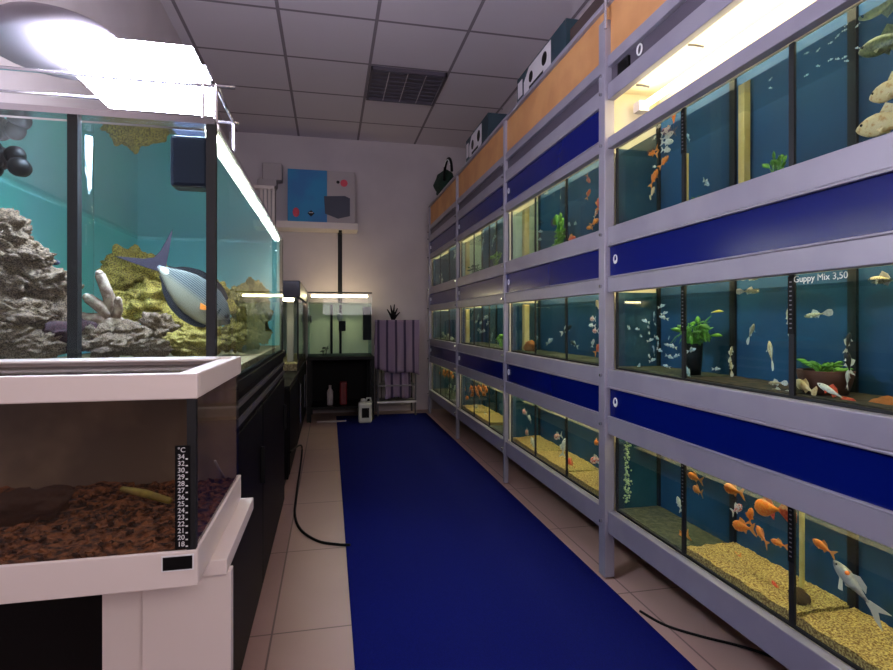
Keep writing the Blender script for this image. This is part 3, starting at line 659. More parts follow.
c = onX(800, 606, XM); c.z = ROWS[2][0]+.035
rock(st, c, (.02, .028, .016), 'dark brown stone on yellow gravel in bottom nearest tank', None, 2, 'stone')
rock(rock_mesh('ornament', 5, 'ornstone', sub=3), onX(886, 405, XM), (.025, .032, .018), 'orange brown stone at picture edge in middle nearest tank', None, 4, 'stone')
c = onX(529, 350, XM); c.z = ROWS[1][0]+.03
rock(rock_mesh('ornament', 6, 'ornstone', sub=3), c, (.03, .12, .035), 'flat orange stone on the floor of second bay middle tank', None, 4, 'stone')

# ------------------------------------------------------------------ things on top of the rack
def face_box(name, ya, yb, h, xa, dx, label, side, art=None):
    t = thing(name, (xa+dx/2, (ya+yb)/2, 2.136), label, 'box')
    MB().box(xa, xa+dx, ya, yb, 2.136, 2.136+h).build('carton', side, t, bevel=.002)
    if art: art(t, xa, ya, yb, h)
    return t
def art_pump(t, xa, ya, yb, h):
    L = yb-ya; z = 2.136
    e = -.0015
    MB().prism([(xa+e, ya+L*.26, z+h*.22), (xa+e, ya+L*.26, z+h*.92), (xa+e, ya+L*.70, z+h*.92), (xa+e, ya+L*.82, z+h*.62), (xa+e, ya+L*.82, z+h*.22), (xa+e, ya+L*.5, z+h*.06)], (.002, 0, 0)).build('printed_picture', 'cardwhite', t)
    d = MB()
    for cy, cz, r in ((.38, .6, .16), (.66, .55, .14)):
        d.tube([(xa-.0028, ya+L*cy, z+h*cz), (xa-.002, ya+L*cy, z+h*cz)], h*r*1.25, 16)
    d.box(xa-.0028, xa-.002, ya+L*.4, ya+L*.7, z+h*.20, z+h*.30)
    d.build('printed_pump', 'black', t)
    MB().box(xa-.002, xa-.001, ya+L*.86, ya+L*.97, z+h*.3, z+h*.82).build('printed_panel', 'cardwhite', t)
    MB().box(xa-.002, xa-.001, ya+L*.4, ya+L*.84, z+h*.02, z+h*.1).build('printed_strip', 'cardwhite', t)
XC = 1.03
ya, yb = onX(566, 50, XC).y, onX(517, 90, XC).y
face_box('carton', ya, yb, .165, XC, .2, 'dark teal carton printed with a pump picture above second bay', 'cardteal', art_pump)
ya, yb = onX(488, 140, XC).y, onX(466, 150, XC).y
face_box('carton', ya, yb, .20, XC, .22, 'dark carton printed with a pump picture above third bay', 'cardteal', art_pump)
ya, yb = onX(622, 20, XC+.02).y, onX(569, 60, XC+.02).y
face_box('carton', ya, yb, .115, XC+.02, .25, 'plain dark brown flat carton on rack top near the front', 'cardbrown')
bg = onX(441, 200, 1.06); bg.z = 2.136
t = thing('bag', bg, 'dark green bag with black handle at the far end of the rack top', 'bag')
m = MB()
bm2 = rock_mesh('bag_body', 8, 'green', .22, 3)
o = bpy.data.objects.new('bag_body', bm2); COL.objects.link(o); o.parent = t; o.scale = (.08, .24, .12); o.location = (0.03, 0.0, .15)
c = onX(450, 180, 1.04)-bg
m.tube([(c.x-.02, c.y+.16*math.cos(a), .09+.15*math.sin(a)) for a in [math.pi*q/14 for q in range(15)]], .012, 8); o = m.build('handle', 'black', smooth=True); o.parent = t
m = MB(); m.tube([(c.x-.033, c.y+.15*math.cos(a), .09+.14*math.sin(a)) for a in [math.pi*q/14 for q in range(4, 13)]], .004, 6); o = m.build('piping', 'text', smooth=True); o.parent = t

# ------------------------------------------------------------------ ceiling lamp (switched off) in its tile
lx0, lx1, ly0, ly1 = .294+.012, .894-.012, 4.039+.012, 4.639-.012
t = thing('ceiling_light', ((lx0+lx1)/2, (ly0+ly1)/2, ZC), 'unlit square louvred ceiling light set among the ceiling tiles', 'ceiling light')
m = MB(); z0, z1 = ZC-.03, ZC-.001
m.box(lx0, lx1, ly0, ly0+.015, z0, z1).box(lx0, lx1, ly1-.015, ly1, z0, z1).box(lx0, lx0+.015, ly0, ly1, z0, z1).box(lx1-.015, lx1, ly0, ly1, z0, z1)
m.build('frame', 'alu_dark', t)
MB().box(lx0+.01, lx1-.01, ly0+.01, ly1-.01, ZC-.004, ZC-.001).build('backing', 'alu_dark', t)
for k in range(1, 5):
    x = lx0+(lx1-lx0)*(k-.02)/4.1
    MB().box(x-.004, x+.004, ly0+.015, ly1-.015, z0+.002, z1-.004).build('louvre', 'chrome', t)
m = MB()
for k in range(1, 8):
    y = ly0+(ly1-ly0)*k/8; m.box(lx0+.015, lx1-.015, y-.002, y+.002, z0+.016, z1-.004)
m.build('cross_louvres', 'alu_dark', t)

# ------------------------------------------------------------------ marine tank on its black cabinet
mx0, mx1, my0, my1, mz0, mz1 = -.86, -.217, 1.125, 2.71, .813, 1.336
cabm = thing('cabinet', ((mx0+mx1)/2, (my0+my1)/2, 0), 'long black cabinet carrying the big marine aquarium', 'cabinet')
MB().box(mx0, mx1-.008, my0, my1+.12, .04, .775).build('body', 'cab', cabm, bevel=.003)
MB().box(mx0+.02, mx1-.03, my0+.03, my1+.1, 0, .04).build('plinth', 'black', cabm)
MB().box(mx0, mx1+.004, my0, my1+.12, .775, .806).build('top', 'black', cabm, bevel=.002)
for z in (.735, .69): MB().box(mx1-.009, mx1-.001, my0+.01, my1+.11, z, z+.014).build('edge_strip', 'grey', cabm)
for y0, y1 in ((my0+.01, 1.92), (1.93, my1+.11)):
    d = MB().box(mx1-.008, mx1-.002, y0, y1, .06, .67).build('door', 'cab', cabm, bevel=.002)
    MB().box(mx1-.002, mx1+.012, y1-.06, y1-.05, .42, .54).build('handle', 'black', d, bevel=.002)
mar = thing('marine_aquarium', ((mx0+mx1)/2, (my0+my1)/2, mz0-.007), 'big glass marine aquarium with live rock and striped surgeonfish', 'aquarium')
MB().box(mx0, mx1, my0, my1, mz0-.007, mz0+.004).build('base', 'black', mar)
MB().box(mx0, mx1, my0, my0+.010, mz0, mz1).build('front_glass', 'glass', mar)
MB().box(mx1-.010, mx1, my0+.010, my1, mz0, mz1).build('side_glass', 'glass_clear', mar)
MB().box(mx0, mx0+.01, my0+.01, my1, mz0, mz1).build('rear_panel', 'backteal', mar)
MB().box(mx0+.01, mx1-.01, my1-.01, my1, mz0, mz1).build('end_panel', 'backteal', mar)
MB().box(mx1-.016, mx1+.001, my0-.001, my0+.016, mz0, mz1).build('corner_seal', 'blacksil', mar)
MB().box(mx1-.014, mx1+.0005, my1-.02, my1+.001, mz0, mz1).build('corner_seal', 'blacksil', mar)
MB().box(mx0, mx1, my0-.002, my0+.03, mz1-.004, mz1+.008).box(mx1-.03, mx1+.002, my0+.03, my1, mz1-.004, mz1+.008).box(mx0, mx0+.02, my0+.03, my1, mz1-.004, mz1+.008).build('rim', 'chrome', mar)
MB().box(mx1-.030, mx1-.014, my0+.06, my1-.06, mz1-.012, mz1-.004).build('led_strip', 'strip', mar)
c0, c1 = onY(67, 200, my0+.012), onY(77.5, 200, my0+.012)
MB().box(c0.x, c1.x, my0+.012, my0+.03, mz0, mz1).build('centre_brace', 'blacksil', mar)
c = onY(88, 200, my0+.09); MB().tube([(c.x, my0+.08, mz0+.10), (c.x, my0+.08, mz1-.02)], .014, 14).build('return_pipe', 'clear_pipe' if 'clear_pipe' in M else 'glass', mar, smooth=True)
a, b = onY(172, 137, my0+.045), onY(211, 190, my0+.045)
MB().box(a.x, b.x, my0+.025, my0+.075, b.z, a.z).build('skimmer_box', 'navy', mar, bevel=.008)
water(mx0+.011, mx1-.011, my0+.011, my1-.011, mz0+.005, mz1-.014, 'water_m', mar)
sd = MB().box(mx0+.012, mx1-.012, my0+.012, my1-.012, mz0+.004, mz0+.022).build('sand_bed', 'sand', mar); sd['kind'] = 'stuff'

# rocks of the reef
R = [rock_mesh('live_rock_a', 11, 'rock', .36, 5, .26), rock_mesh('live_rock_b', 12, 'rock', .42, 5, .3), rock_mesh('live_rock_c', 13, 'rock', .34, 5, .3)]
RY = [rock_mesh('yellow_rock_a', 14, 'rock_y', .36, 5, .24), rock_mesh('yellow_rock_b', 15, 'rock_y', .42, 5, .26)]
RG = [rock_mesh('algae_rock_a', 17, 'rock_g', .42, 5, .3), rock_mesh('algae_rock_b', 18, 'rock_g', .5, 5, .3)]
RP = rock_mesh('purple_rock', 16, 'rock_p', .42)
GR = 'rocks of the reef in the marine aquarium'
S = 'in marine tank'
for me, u, v, Y, s, lab in [
    (R[0], 4, 232, 1.26, (.05, .05, .04), 'topmost pale rock of the tall pile'), (R[1], 14, 258, 1.27, (.075, .06, .045), 'knobbly pale rock just under the topmost one'),
    (R[2], 0, 285, 1.25, (.06, .06, .045), 'pale rock at picture edge halfway down the pile'), (R[0], 40, 288, 1.30, (.075, .06, .04), 'broad rock jutting right from the pile below dark fish'),
    (R[1], 18, 318, 1.24, (.085, .06, .045), 'large brownish rock in the middle of the pile base'), (R[2], 52, 318, 1.29, (.05, .06, .05), 'rock against the black brace'),
    (R[0], 6, 342, 1.20, (.055, .05, .035), 'bottom left rock behind the white tank rim'), (RP, 72, 335, 1.23, (.05, .05, .032), 'purple red rock at the foot of the brace'),
    (R[1], 95, 338, 1.24, (.04, .045, .03), 'grey rock right of the purple one'), (R[2], 110, 346, 1.20, (.038, .04, .022), 'small low rock below the branching coral'),
    (R[2], 36, 348, 1.19, (.05, .04, .03), 'low pale rock between the left pile and purple rock'), (R[0], 150, 350, 1.19, (.04, .035, .02), 'flat grey rock just behind the terrarium rim'),
    (R[0], 130, 338, 1.27, (.045, .05, .032), 'brown pebbly rock under the surgeonfish tail'),
    (RY[0], 132, 275, 1.80, (.085, .08, .08), 'tall yellow rock behind the coral'), (RY[1], 148, 305, 1.74, (.09, .08, .065), 'yellow rock below the surgeonfish tail'),
    (RY[0], 178, 330, 1.72, (.10, .07, .06), 'bright yellow rock under the surgeonfish belly'), (R[1], 157, 328, 1.33, (.035, .04, .035), 'dark rounded rock before the yellow ones'),
    (RY[1], 192, 345, 1.28, (.06, .045, .03), 'low yellow rubble at the front corner'), (RY[1], 204, 303, 1.98, (.09, .08, .08), 'yellow rock behind the front corner post')]:
    rock(me, onY(u, v, Y), s, f'{lab} {S}', GR, int(u))
for me, u, v, X, s, lab in [
    (RG[0], 232, 345, -.315, (.05, .07, .05), 'algae covered rock nearest in the side pane'), (RG[1], 246, 322, -.32, (.05, .10, .08), 'tall algae rock second along the side pane'),
    (RG[0], 240, 300, -.35, (.05, .09, .06), 'upper algae rock behind the second one'), (RG[1], 258, 318, -.31, (.05, .13, .09), 'tall algae rock in middle of side pane'),
    (RG[0], 268, 305, -.31, (.05, .15, .10), 'tall algae rock near the far end of side pane'), (RG[1], 274, 335, -.29, (.035, .14, .05), 'low algae rock at the far end of side pane'),
    (RG[0], 252, 350, -.285, (.03, .10, .035), 'low algae rock at the foot of side pane')]:
    c = onX(u, v, X); c.z = max(c.z, mz0+s[2]*1.35+.02); c.y = min(c.y, my1-.25); rock(me, c, s, f'{lab} {S}', GR, int(u)+1)
# branching coral
base = onY(112, 325, 1.30)
m = MB()
for (u, v, r) in ((100, 275, .011), (88, 298, .012), (118, 300, .009), (78, 318, .012)):
    tip = onY(u, v, 1.27); mid = (base+tip)/2+Vector((.006, 0, .006))
    m.tube([base, mid, tip, tip+(tip-mid)*.08], [r*1.25, r*1.1, r*.9, r*.55], 10); m.ball(tip+(tip-mid)*.06, r*.72, 10)
m.ball(base, (.03, .028, .022), 14)
tag(recentre(m.build('branching_coral', 'coral', smooth=True)), 'finger branched beige coral right of the black brace in marine tank', 'coral')
# dark fish at the far left, small purple yellow fish
def put_y(kind, u, v, Y, L, hd, label):
    o = bpy.data.objects.new(NAME.get(kind, kind), PROTO[kind]); COL.objects.link(o); o.location = onY(u, v, Y); o.scale = (L, L, L)
    o.rotation_euler = Vector(hd).normalized().to_track_quat('X', 'Z').to_euler(); return tag(o, label, 'fish')
proto('royal_fish', ['f_royal' if 'f_royal' in M else 'navy', 'leafy', 'eye'], H=.4, W=.2, tail='fan', tl=.3)
NAME['royal_fish'] = 'fish'
put_y('royal_fish', 52, 262, 1.36, .034, (1, 0, -.1), 'tiny purple fish with yellow tail above rocks in marine tank')
m = MB(); c = onY(8, 160, 1.3)
for k in range(9): m.ball(c+Vector((random.uniform(-.03, .03), random.uniform(-.02, .02), random.uniform(-.03, .03))), random.uniform(.012, .025), 10)
tag(recentre(m.build('dark_sponge', 'black', smooth=True)), 'dark lumpy sponge hanging near the surface at left in marine tank', 'sponge')
# surgeonfish: three quarter view, tail towards the viewer's left
def wave_mat():
    m_, nt, b = newmat('surgeonfish_stripes'); b.inputs['Roughness'].default_value = .35
    tc = nt.nodes.new('ShaderNodeTexCoord'); wv = nt.nodes.new('ShaderNodeTexWave'); wv.bands_direction = 'Z'; wv.inputs['Scale'].default_value = 62; wv.inputs['Distortion'].default_value = .6
    r = nt.nodes.new('ShaderNodeValToRGB'); r.color_ramp.elements[0].position = .35; r.color_ramp.elements[1].position = .6
    r.color_ramp.elements[0].color = rgb(34, 38, 44); r.color_ramp.elements[1].color = rgb(112, 118, 116)
    sp = nt.nodes.new('ShaderNodeSeparateXYZ'); mr = nt.nodes.new('ShaderNodeMapRange')
    mr.inputs[1].default_value = -.012; mr.inputs[2].default_value = .004
    mx = nt.nodes.new('ShaderNodeMix'); mx.data_type = 'RGBA'; mx.inputs[6].default_value = rgb(128, 122, 104)
    nt.links.new(tc.outputs['Object'], wv.inputs['Vector']); nt.links.new(wv.outputs['Fac'], r.inputs[0])
    nt.links.new(tc.outputs['Object'], sp.inputs[0]); nt.links.new(sp.outputs['Z'], mr.inputs[0])
    nt.links.new(mr.outputs[0], mx.inputs[0]); nt.links.new(r.outputs[0], mx.inputs[7]); nt.links.new(mx.outputs[2], b.inputs['Base Color'])
    return m_
M['sohal'] = wave_mat()
M['sohalfin'] = mat('surgeonfish_dark_fin', rgb(16, 14, 22), .5)
M['sohaltail'] = mat('surgeonfish_tail', rgb(34, 24, 40), .5)
tailp, headp = onY(160, 268, 1.48), onY(228, 322, 1.57)
sc = (tailp+headp)/2
sf = thing('surgeonfish', sc, 'large grey surgeonfish with fine stripes, dark fins and forked tail', 'fish')
sf.rotation_euler = (headp-tailp).normalized().to_track_quat('X', 'Z').to_euler()
L = (headp-tailp).length*1.06
def spart(m, name, mats, smooth=False):
    o = m.build(name, mats, smooth=smooth); o.parent = sf; return o
prof = [(0, .04), (.03, .2), (.09, .5), (.18, .78), (.32, .97), (.48, 1), (.64, .88), (.78, .62), (.88, .36), (.95, .2), (1, .14)]
m = MB(); fish_body(m, L, .46, .17, 20, prof=prof); spart(m, 'body', 'sohal', True)
def fin_band(sgn, y0, mat_, name):
    pts = []; n = 14
    inner, outer = [], []
    for k in range(n+1):
        t = .2+.72*k/n; kk = 1.0
        for (ta, ka), (tb, kb) in zip(prof, prof[1:]):
            if ta <= t <= tb: kk = ka+(kb-ka)*(t-ta)/(tb-ta)
        z = .23*L*kk; hgt = .055*L*(math.sin(math.pi*min(1, k/n*1.05+.03))**.5 if k < n else 0)+.004
        inner.append((L*(.5-t), 0, sgn*(z-.006))); outer.append((L*(.5-t), 0, sgn*(z+hgt)))
    m = MB(); m.prism(inner+outer[::-1], (0, .003, 0)); spart(m, name, mat_)
fin_band(1, 0, 'sohalfin', 'dorsal_fin'); fin_band(-1, 0, 'sohalfin', 'anal_fin')
tp = -.5*L
def tw(x, z, q=math.radians(-20)):
    x = (x-tp-.012)*1.22; z *= 1.22; return (tp+.012+x*math.cos(q)-z*math.sin(q), 0, x*math.sin(q)+z*math.cos(q))
m = MB(); m.prism([tw(x, z) for x, _, z in [(tp+.012, 0, .008), (tp-.012, 0, .03), (tp-.05, 0, .062), (tp-.022, 0, .018), (tp-.016, 0, 0), (tp-.022, 0, -.018), (tp-.05, 0, -.062), (tp-.012, 0, -.03), (tp+.012, 0, -.008)]], (0, .004, 0)); spart(m, 'tail_fin', 'sohaltail')
m = MB(); m.ball((tp+.022, 0, 0), (.016, .0075, .011), 12); spart(m, 'tail_base', 'f_white', True)
for s in (-1, 1):
    m = MB(); m.prism([(.24*L, s*.075*L, -.02*L), (.10*L, s*.11*L, -.11*L), (.06*L, s*.11*L, -.05*L)], (0, .002, .001)); spart(m, 'pectoral_fin', 'f_orange')
    m = MB(); m.ball((.40*L, s*.05*L, .03*L), .006, 10); spart(m, 'eye', 'eye', True)

# lamp over the marine tank, standing on the rim
LZ = 1.43
lamp = thing('aquarium_lamp', (-.4, 1.26, mz1+.008), 'blazing blue white lamp on metal frame over the marine aquarium', 'lamp')
q = [onZ(62, 62, LZ), onZ(187, 64, LZ), onZ(213, 116, LZ), onZ(112, 114, LZ)]
lx0, lx1 = q[0].x, q[1].x; ly0, ly1 = q[0].y, q[2].y
MB().box(lx0, lx1, ly0, ly1, LZ, LZ+.006).build('light_panel', 'lamp', lamp)
MB().box(lx0, lx1, ly0, ly1, LZ+.006, LZ+.055).build('diffuser', 'diffuser', lamp, bevel=.004)
MB().box(lx0-.006, lx1+.006, ly0+.10, ly0+.16, LZ+.055, LZ+.065).build('panel_bracket', 'grey', lamp, bevel=.003)
hc = Vector((lx0-.06, ly0+.13, LZ+.066))
MB().lathe(hc, [(.12, 0), (.135, .012), (.13, .03), (.10, .055), (.05, .068), (.01, .07)], 28).build('housing', 'grey', lamp, smooth=True)
m = MB()
fy = ly0+.035
m.tube([(mx0, fy, LZ-.006), (mx1+.03, fy, LZ-.006)], .004, 8)
m.tube([(mx0, ly1+.02, LZ-.006), (mx1+.005, ly1+.02, LZ-.006)], .004, 8)
m.tube([(mx1-.006, fy, LZ-.006), (mx1-.006, ly1+.02, LZ-.006)], .004, 8)
m.tube([(mx0, fy, mz1+.045), (lx0+.05, fy, mz1+.045)], .003, 8)
m.build('frame', 'chrome', lamp, smooth=True)
for x, y in ((mx1-.006, fy), (mx1-.03, fy), (mx1-.006, ly1+.02), (mx0+.01, fy), (mx0+.01, ly1+.02)):
    MB().tube([(x, max(y, my0+.006), mz1+.008), (x, max(y, my0+.006), LZ-.004)], .0035, 8).build('leg', 'chrome', lamp)

# ------------------------------------------------------------------ small white terrarium in front, on a white stand
tx1, ty0, ty1 = -.167, .757, 1.112
tx0 = -.62
zg0, zg1 = .95-1.78*.167, .95-.58*.167-.002     # bottom and top of glass
zr1 = .95-.403*.167; zbt = .95-2.06*.167
ter = thing('terrarium', ((tx0+tx1)/2, (ty0+ty1)/2, zbt), 'low white rimmed terrarium with brown bark and thermometer strip', 'terrarium')
m = MB(); rt = .03
m.box(tx0, tx1, ty0, ty0+.012, zg1-.002, zr1).box(tx0, tx1, ty1-.02, ty1, zg1-.002, zr1).box(tx1-.012, tx1, ty0+.012, ty1-.02, zg1-.002, zr1).box(tx0, tx0+.012, ty0+.012, ty1-.02, zg1-.002, zr1)
m.box(tx0+.012, tx1-.012, ty0+.012, ty0+.03, zr1-.008, zr1-.003).box(tx1-.035, tx1-.012, ty0+.03, ty1-.02, zr1-.008, zr1-.003).box(tx0+.012, tx1-.035, ty1-.05, ty1-.02, zr1-.006, zr1-.001)
m.build('rim', 'white', ter, bevel=.002)
MB().box(tx0+.012, tx1-.035, ty0+.03, ty1-.05, zr1-.016, zr1-.011).build('lid', 'glass_lid', ter)
e = .004
MB().box(tx0+e, tx1-e, ty0+e, ty0+e+.004, zg0-.01, zg1).build('front_glass', 'glass2', ter)
MB().box(tx1-e-.004, tx1-e, ty0+e+.004, ty1-e, zg0-.01, zg1).build('side_glass', 'glass2', ter)
MB().box(tx0+e, tx1-e-.004, ty1-e-.004, ty1-e, zg0-.01, zg1).build('back_panel', 'terback', ter)
MB().box(tx0+e, tx0+e+.004, ty0+.008, ty1-.008, zg0-.01, zg1).build('side_glass', 'glass2', ter)
MB().box(tx1-e-.010, tx1-e+.001, ty0+e-.001, ty0+e+.009, zg0, zg1).build('corner_seal', 'blacksil', ter)
m = MB(); m.box(tx0, tx1, ty0, ty0+.006, zbt, zg0).box(tx0, tx1, ty1-.006, ty1, zbt, zg0).box(tx1-.005, tx1, ty0+.006, ty1-.006, zbt, zg0).box(tx0, tx0+.005, ty0+.006, ty1-.006, zbt, zg0).box(tx0+.005, tx1-.005, ty0+.006, ty1-.006, zbt, zbt+.008)
m.build('base', 'white', ter, bevel=.0015)
a, b = onY(163, 557.5, ty0), onY(192.5, 568, ty0)
MB().box(a.x, b.x, ty0-.0015, ty0, b.z, a.z).build('badge', 'black', ter)
m = MB(); e2 = .0018
m.box(a.x-e2, b.x+e2, ty0-.001, ty0-.0002, b.z-e2, a.z+e2).build('badge_edge', 'text', ter)
# soil
nx, ny = 50, 40; m = MB()
g = [[m.bm.verts.new((tx0+.01+(tx1-tx0-.020)*i/nx, ty0+.01+(ty1-ty0-.020)*j/ny, zg0-.010+.004*(j/ny)+.008*noise.noise(Vector((i*.12, j*.12, 3)))+.006*noise.noise(Vector((i*.4, j*.4, 9)))+.005*random.random()+(.022*max(0, noise.noise(Vector((i*.1, j*.1, 20))))*(1-i/nx)))) for j in range(ny+1)] for i in range(nx+1)]
for i in range(nx):
    for j in range(ny): m._f([g[i][j], g[i+1][j], g[i+1][j+1], g[i][j+1]])
edge = [g[i][0] for i in range(nx+1)]+[g[nx][j] for j in range(1, ny+1)]+[g[i][ny] for i in range(nx-1, -1, -1)]+[g[0][j] for j in range(ny-1, 0, -1)]
low = [m.bm.verts.new((v.co.x, v.co.y, zbt+.009)) for v in edge]
for k in range(len(edge)): m._f([edge[k], edge[(k+1) % len(edge)], low[(k+1) % len(edge)], low[k]])
o = m.build('bark_soil', 'peat', ter); o['kind'] = 'stuff'
# bark chips scattered on the soil surface
random.seed(21); m = MB()
for k in range(500):
    i, j = random.randint(1, nx-1), random.randint(1, ny-1)
    fx, fy_, fz = tx0+.01+(tx1-tx0-.020)*i/nx, ty0+.01+(ty1-ty0-.020)*j/ny, zg0-.010+.004*(j/ny)+.008*noise.noise(Vector((i*.12, j*.12, 3)))+.006*noise.noise(Vector((i*.4, j*.4, 9)))+.004
    m.obox((fx, fy_, fz+.002), random.uniform(.004, .012), random.uniform(.003, .008), random.uniform(.002, .005), (random.uniform(-.6, .6), random.uniform(-.6, .6), random.uniform(0, 3)))
o = m.build('bark_chips', 'chips' if 'chips' in M else 'peat', ter); o['kind'] = 'stuff'
# thermometer strip on the front glass
a, b = onY(175.5, 445.5, ty0+e), onY(190.5, 547.5, ty0+e)
s_ = MB().box(a.x, b.x, ty0+e-.0025, ty0+e-.0003, b.z, a.z).build('thermometer_strip', 'black', ter)
text('numbers', '°C\n34\n32\n30\n29\n28\n27\n26\n25\n24\n23\n22\n21\n20\n18', (a.x+.003, ty0+e-.0028, a.z-.0085), (math.pi/2, 0, 0), .0088, s_, line=(a.z-b.z-.012)/14/.0088)
m = MB()
for k in range(14):
    z = a.z-.016-(a.z-b.z-.012)*k/14-.0015; m.box(b.x-.0052, b.x-.0025, ty0+e-.0031, ty0+e-.0025, z-.0008, z+.0008)
m.build('scale_marks', 'text', s_)
# stick and straw in the terrarium
p0, p1 = onY(122, 489, .97), onY(170, 501, .92)
m = MB().tube([p0, (p0+p1)/2+Vector((0, 0, .002)), p1], [.0045, .0065, .005], 10)
tag(recentre(m.build('bamboo_stick', 'bamboo', smooth=True)), 'split yellow green bamboo stick lying on bark in terrarium', 'stick')
p0, p1 = onX(215, 461, tx1-.03), onX(226, 481, tx1-.03)
tag(recentre(MB().tube([p0, p1], .0022, 8).build('straw', 'cardg', smooth=True)), 'thin pale straw leaning on side glass inside terrarium', 'straw')
# driftwood on the left of the terrarium
dw = rock_mesh('driftwood', 31, 'peat', .5, 4, .2)
c = onY(32, 505, .95); rock(dw, c, (.055, .04, .022), 'dark brown lump of bark at left in terrarium', None, 3, 'bark_piece', 'bark')
# stand
sx1, sy0, sy1 = -.145, .836, 1.12
std = thing('stand', ((tx0+sx1)/2, (sy0+sy1)/2, 0), 'white stand with open black front under the terrarium', 'stand')
MB().box(tx0-.1, sx1, sy0, sy1, zbt-.024, zbt-.001).build('top_board', 'white', std, bevel=.0015)
yf = sy0+.012
a, b, cc = onY(99, 600, yf), onY(142, 600, yf), onY(231, 600, yf)
MB().box(b.x, cc.x, yf, yf+.02, 0, zbt-.024).build('leg_panel', 'white', std, bevel=.001)
MB().box(a.x, b.x-.001, yf+.010, yf+.028, 0, zbt-.024).build('side_strip', 'white', std, bevel=.001)
MB().box(tx0-.1, a.x, sy1-.05, sy1-.03, 0, zbt-.024).build('back_panel', 'black', std)
MB().box(tx0-.1, tx0-.08, yf, sy1-.05, 0, zbt-.024).build('end_panel', 'white', std)

# ------------------------------------------------------------------ tall hooded tank beyond, on its cabinet
hx1, hy0, hy1 = -.222, 4.15, 5.55
hx0 = -.62
cb = thing('cabinet', ((hx0+hx1)/2, (hy0+hy1)/2, 0), 'black cabinet with metal door handles under the hooded aquarium', 'cabinet')
MB().box(hx0, hx1-.005, 3.2, hy1, .05, .565).build('body', 'cab', cb, bevel=.003)
MB().box(hx0+.02, hx1-.03, 3.22, hy1-.02, 0, .05).build('plinth', 'black', cb)
MB().box(hx0, hx1+.003, 3.18, hy1, .565, .583).build('top', 'black', cb, bevel=.002)
for y0, y1 in ((3.22, 4.1), (4.12, 4.8), (4.82, 5.53)):
    d = MB().box(hx1-.005, hx1+.001, y0, y1, .07, .55).build('door', 'cab', cb, bevel=.002)
    MB().tube([(hx1+.018, y1-.06, .22), (hx1+.018, y1-.06, .50)], .006, 8).build('handle', 'chrome', d)
hd = thing('hooded_aquarium', ((hx0+hx1)/2, (hy0+hy1)/2, .584), 'tall narrow aquarium with dark navy hood and warm light inside', 'aquarium')
zh0, zh1, zh2 = .584, 1.125, 1.25
MB().box(hx0, hx1, hy0, hy0+.006, zh0, zh1).build('front_glass', 'glass', hd)
MB().box(hx1-.006, hx1, hy0+.006, hy1, zh0, zh1).build('side_glass', 'glass', hd)
MB().box(hx0, hx0+.006, hy0+.006, hy1, zh0, zh1).build('rear_panel', 'reflector', hd)
MB().box(hx1-.010, hx1+.001, hy0-.001, hy0+.010, zh0, zh1).build('corner_seal', 'blacksil', hd)
MB().box(hx0-.01, hx1+.012, hy0-.012, hy1, zh1, zh2).build('hood', 'navy', hd, bevel=.006)
MB().box(hx0+.03, hx1-.04, hy0+.10, hy0+.13, zh1-.02, zh1-.003).build('light_tube', 'tubew', hd)
MB().box(hx0+.006, hx1-.006, hy0+.006, hy1-.01, zh0+.001, zh0+.05).build('gravel', 'sand', hd)['kind'] = 'stuff'
water(hx0+.007, hx1-.007, hy0+.007, hy1-.011, zh0+.02, zh1-.04, 'water_m', hd)
MB().box(hx1-.10, hx1-.05, hy0+.25, hy0+.30, zh0+.05, zh1-.01).build('filter_column', 'cardg', hd)

# ------------------------------------------------------------------ back table with warm lit tank
by0 = 5.22
bt = thing('table', (.15, 5.48, 0), 'black table with shelf against back wall carrying the warm lit tank', 'table')
bx0, bx1 = -.205, onY(384, 360, by0).x
ztab = onY(340, 357, by0).z
MB().box(bx0, bx1-.09, by0, 5.74, ztab-.03, ztab).build('tabletop', 'black', bt, bevel=.003)
for x in (bx0, bx1-.13):
    for y in (by0+.01, 5.68): MB().box(x, x+.04, y, y+.04, 0, ztab-.03).build('leg', 'black', bt)
MB().box(bx0+.04, bx1-.13, by0+.02, 5.7, .12, .14).build('shelf', 'black', bt)
MB().box(bx0+.04, bx1-.13, 5.70, 5.73, .06, ztab-.03).build('back_panel', 'cab', bt)
tk = thing('aquarium', (.1, 5.48, ztab), 'warm lit open aquarium on black table at the back wall', 'aquarium')
ax0, ax1 = -.20, onY(372, 330, by0+.03).x; ay0, ay1 = by0+.03, 5.70
az0, az1 = ztab+.001, onY(340, 292, by0+.03).z
MB().box(ax0, ax1, ay0, ay0+.006, az0, az1-.03).build('front_glass', 'glass', tk)
for x in (ax0, ax1-.006): MB().box(x, x+.006, ay0+.006, ay1, az0, az1-.03).build('side_glass', 'glass', tk)
MB().box(ax0+.006, ax1-.006, ay1-.006, ay1, az0, az1-.10).build('back_panel', 'reflector', tk)
MB().box(ax0, ax1, ay0-.002, ay0+.02, az1-.012, az1).build('front_rim', 'black', tk)
MB().box(ax0, ax1, ay0, ay1, az0, az0+.006).build('base', 'black', tk)
MB().tube([(ax0+.03, ay0+.20, az1-.03), (ax1-.03, ay0+.20, az1-.03)], .012, 10).build('light_tube', 'tubew', tk)
for u in (331.5, 340.5):
    c = onY(u, 330, ay1-.03); MB().box(c.x-.012, c.x+.012, ay1-.03, ay1-.008, az0+.006, az1-.11).build('upright', 'black', tk)
a, b = onY(363, 307, ay0+.05), onY(371, 340, ay0+.05)
MB().box(a.x, b.x, ay0+.02, ay0+.10, b.z, a.z).build('filter', 'black', tk, bevel=.006)
c = onY(342, 326, ay0+.1); MB().box(c.x-.03, c.x+.035, c.y, c.y+.05, c.z-.05, c.z+.05).build('pump', 'black', tk, bevel=.008)
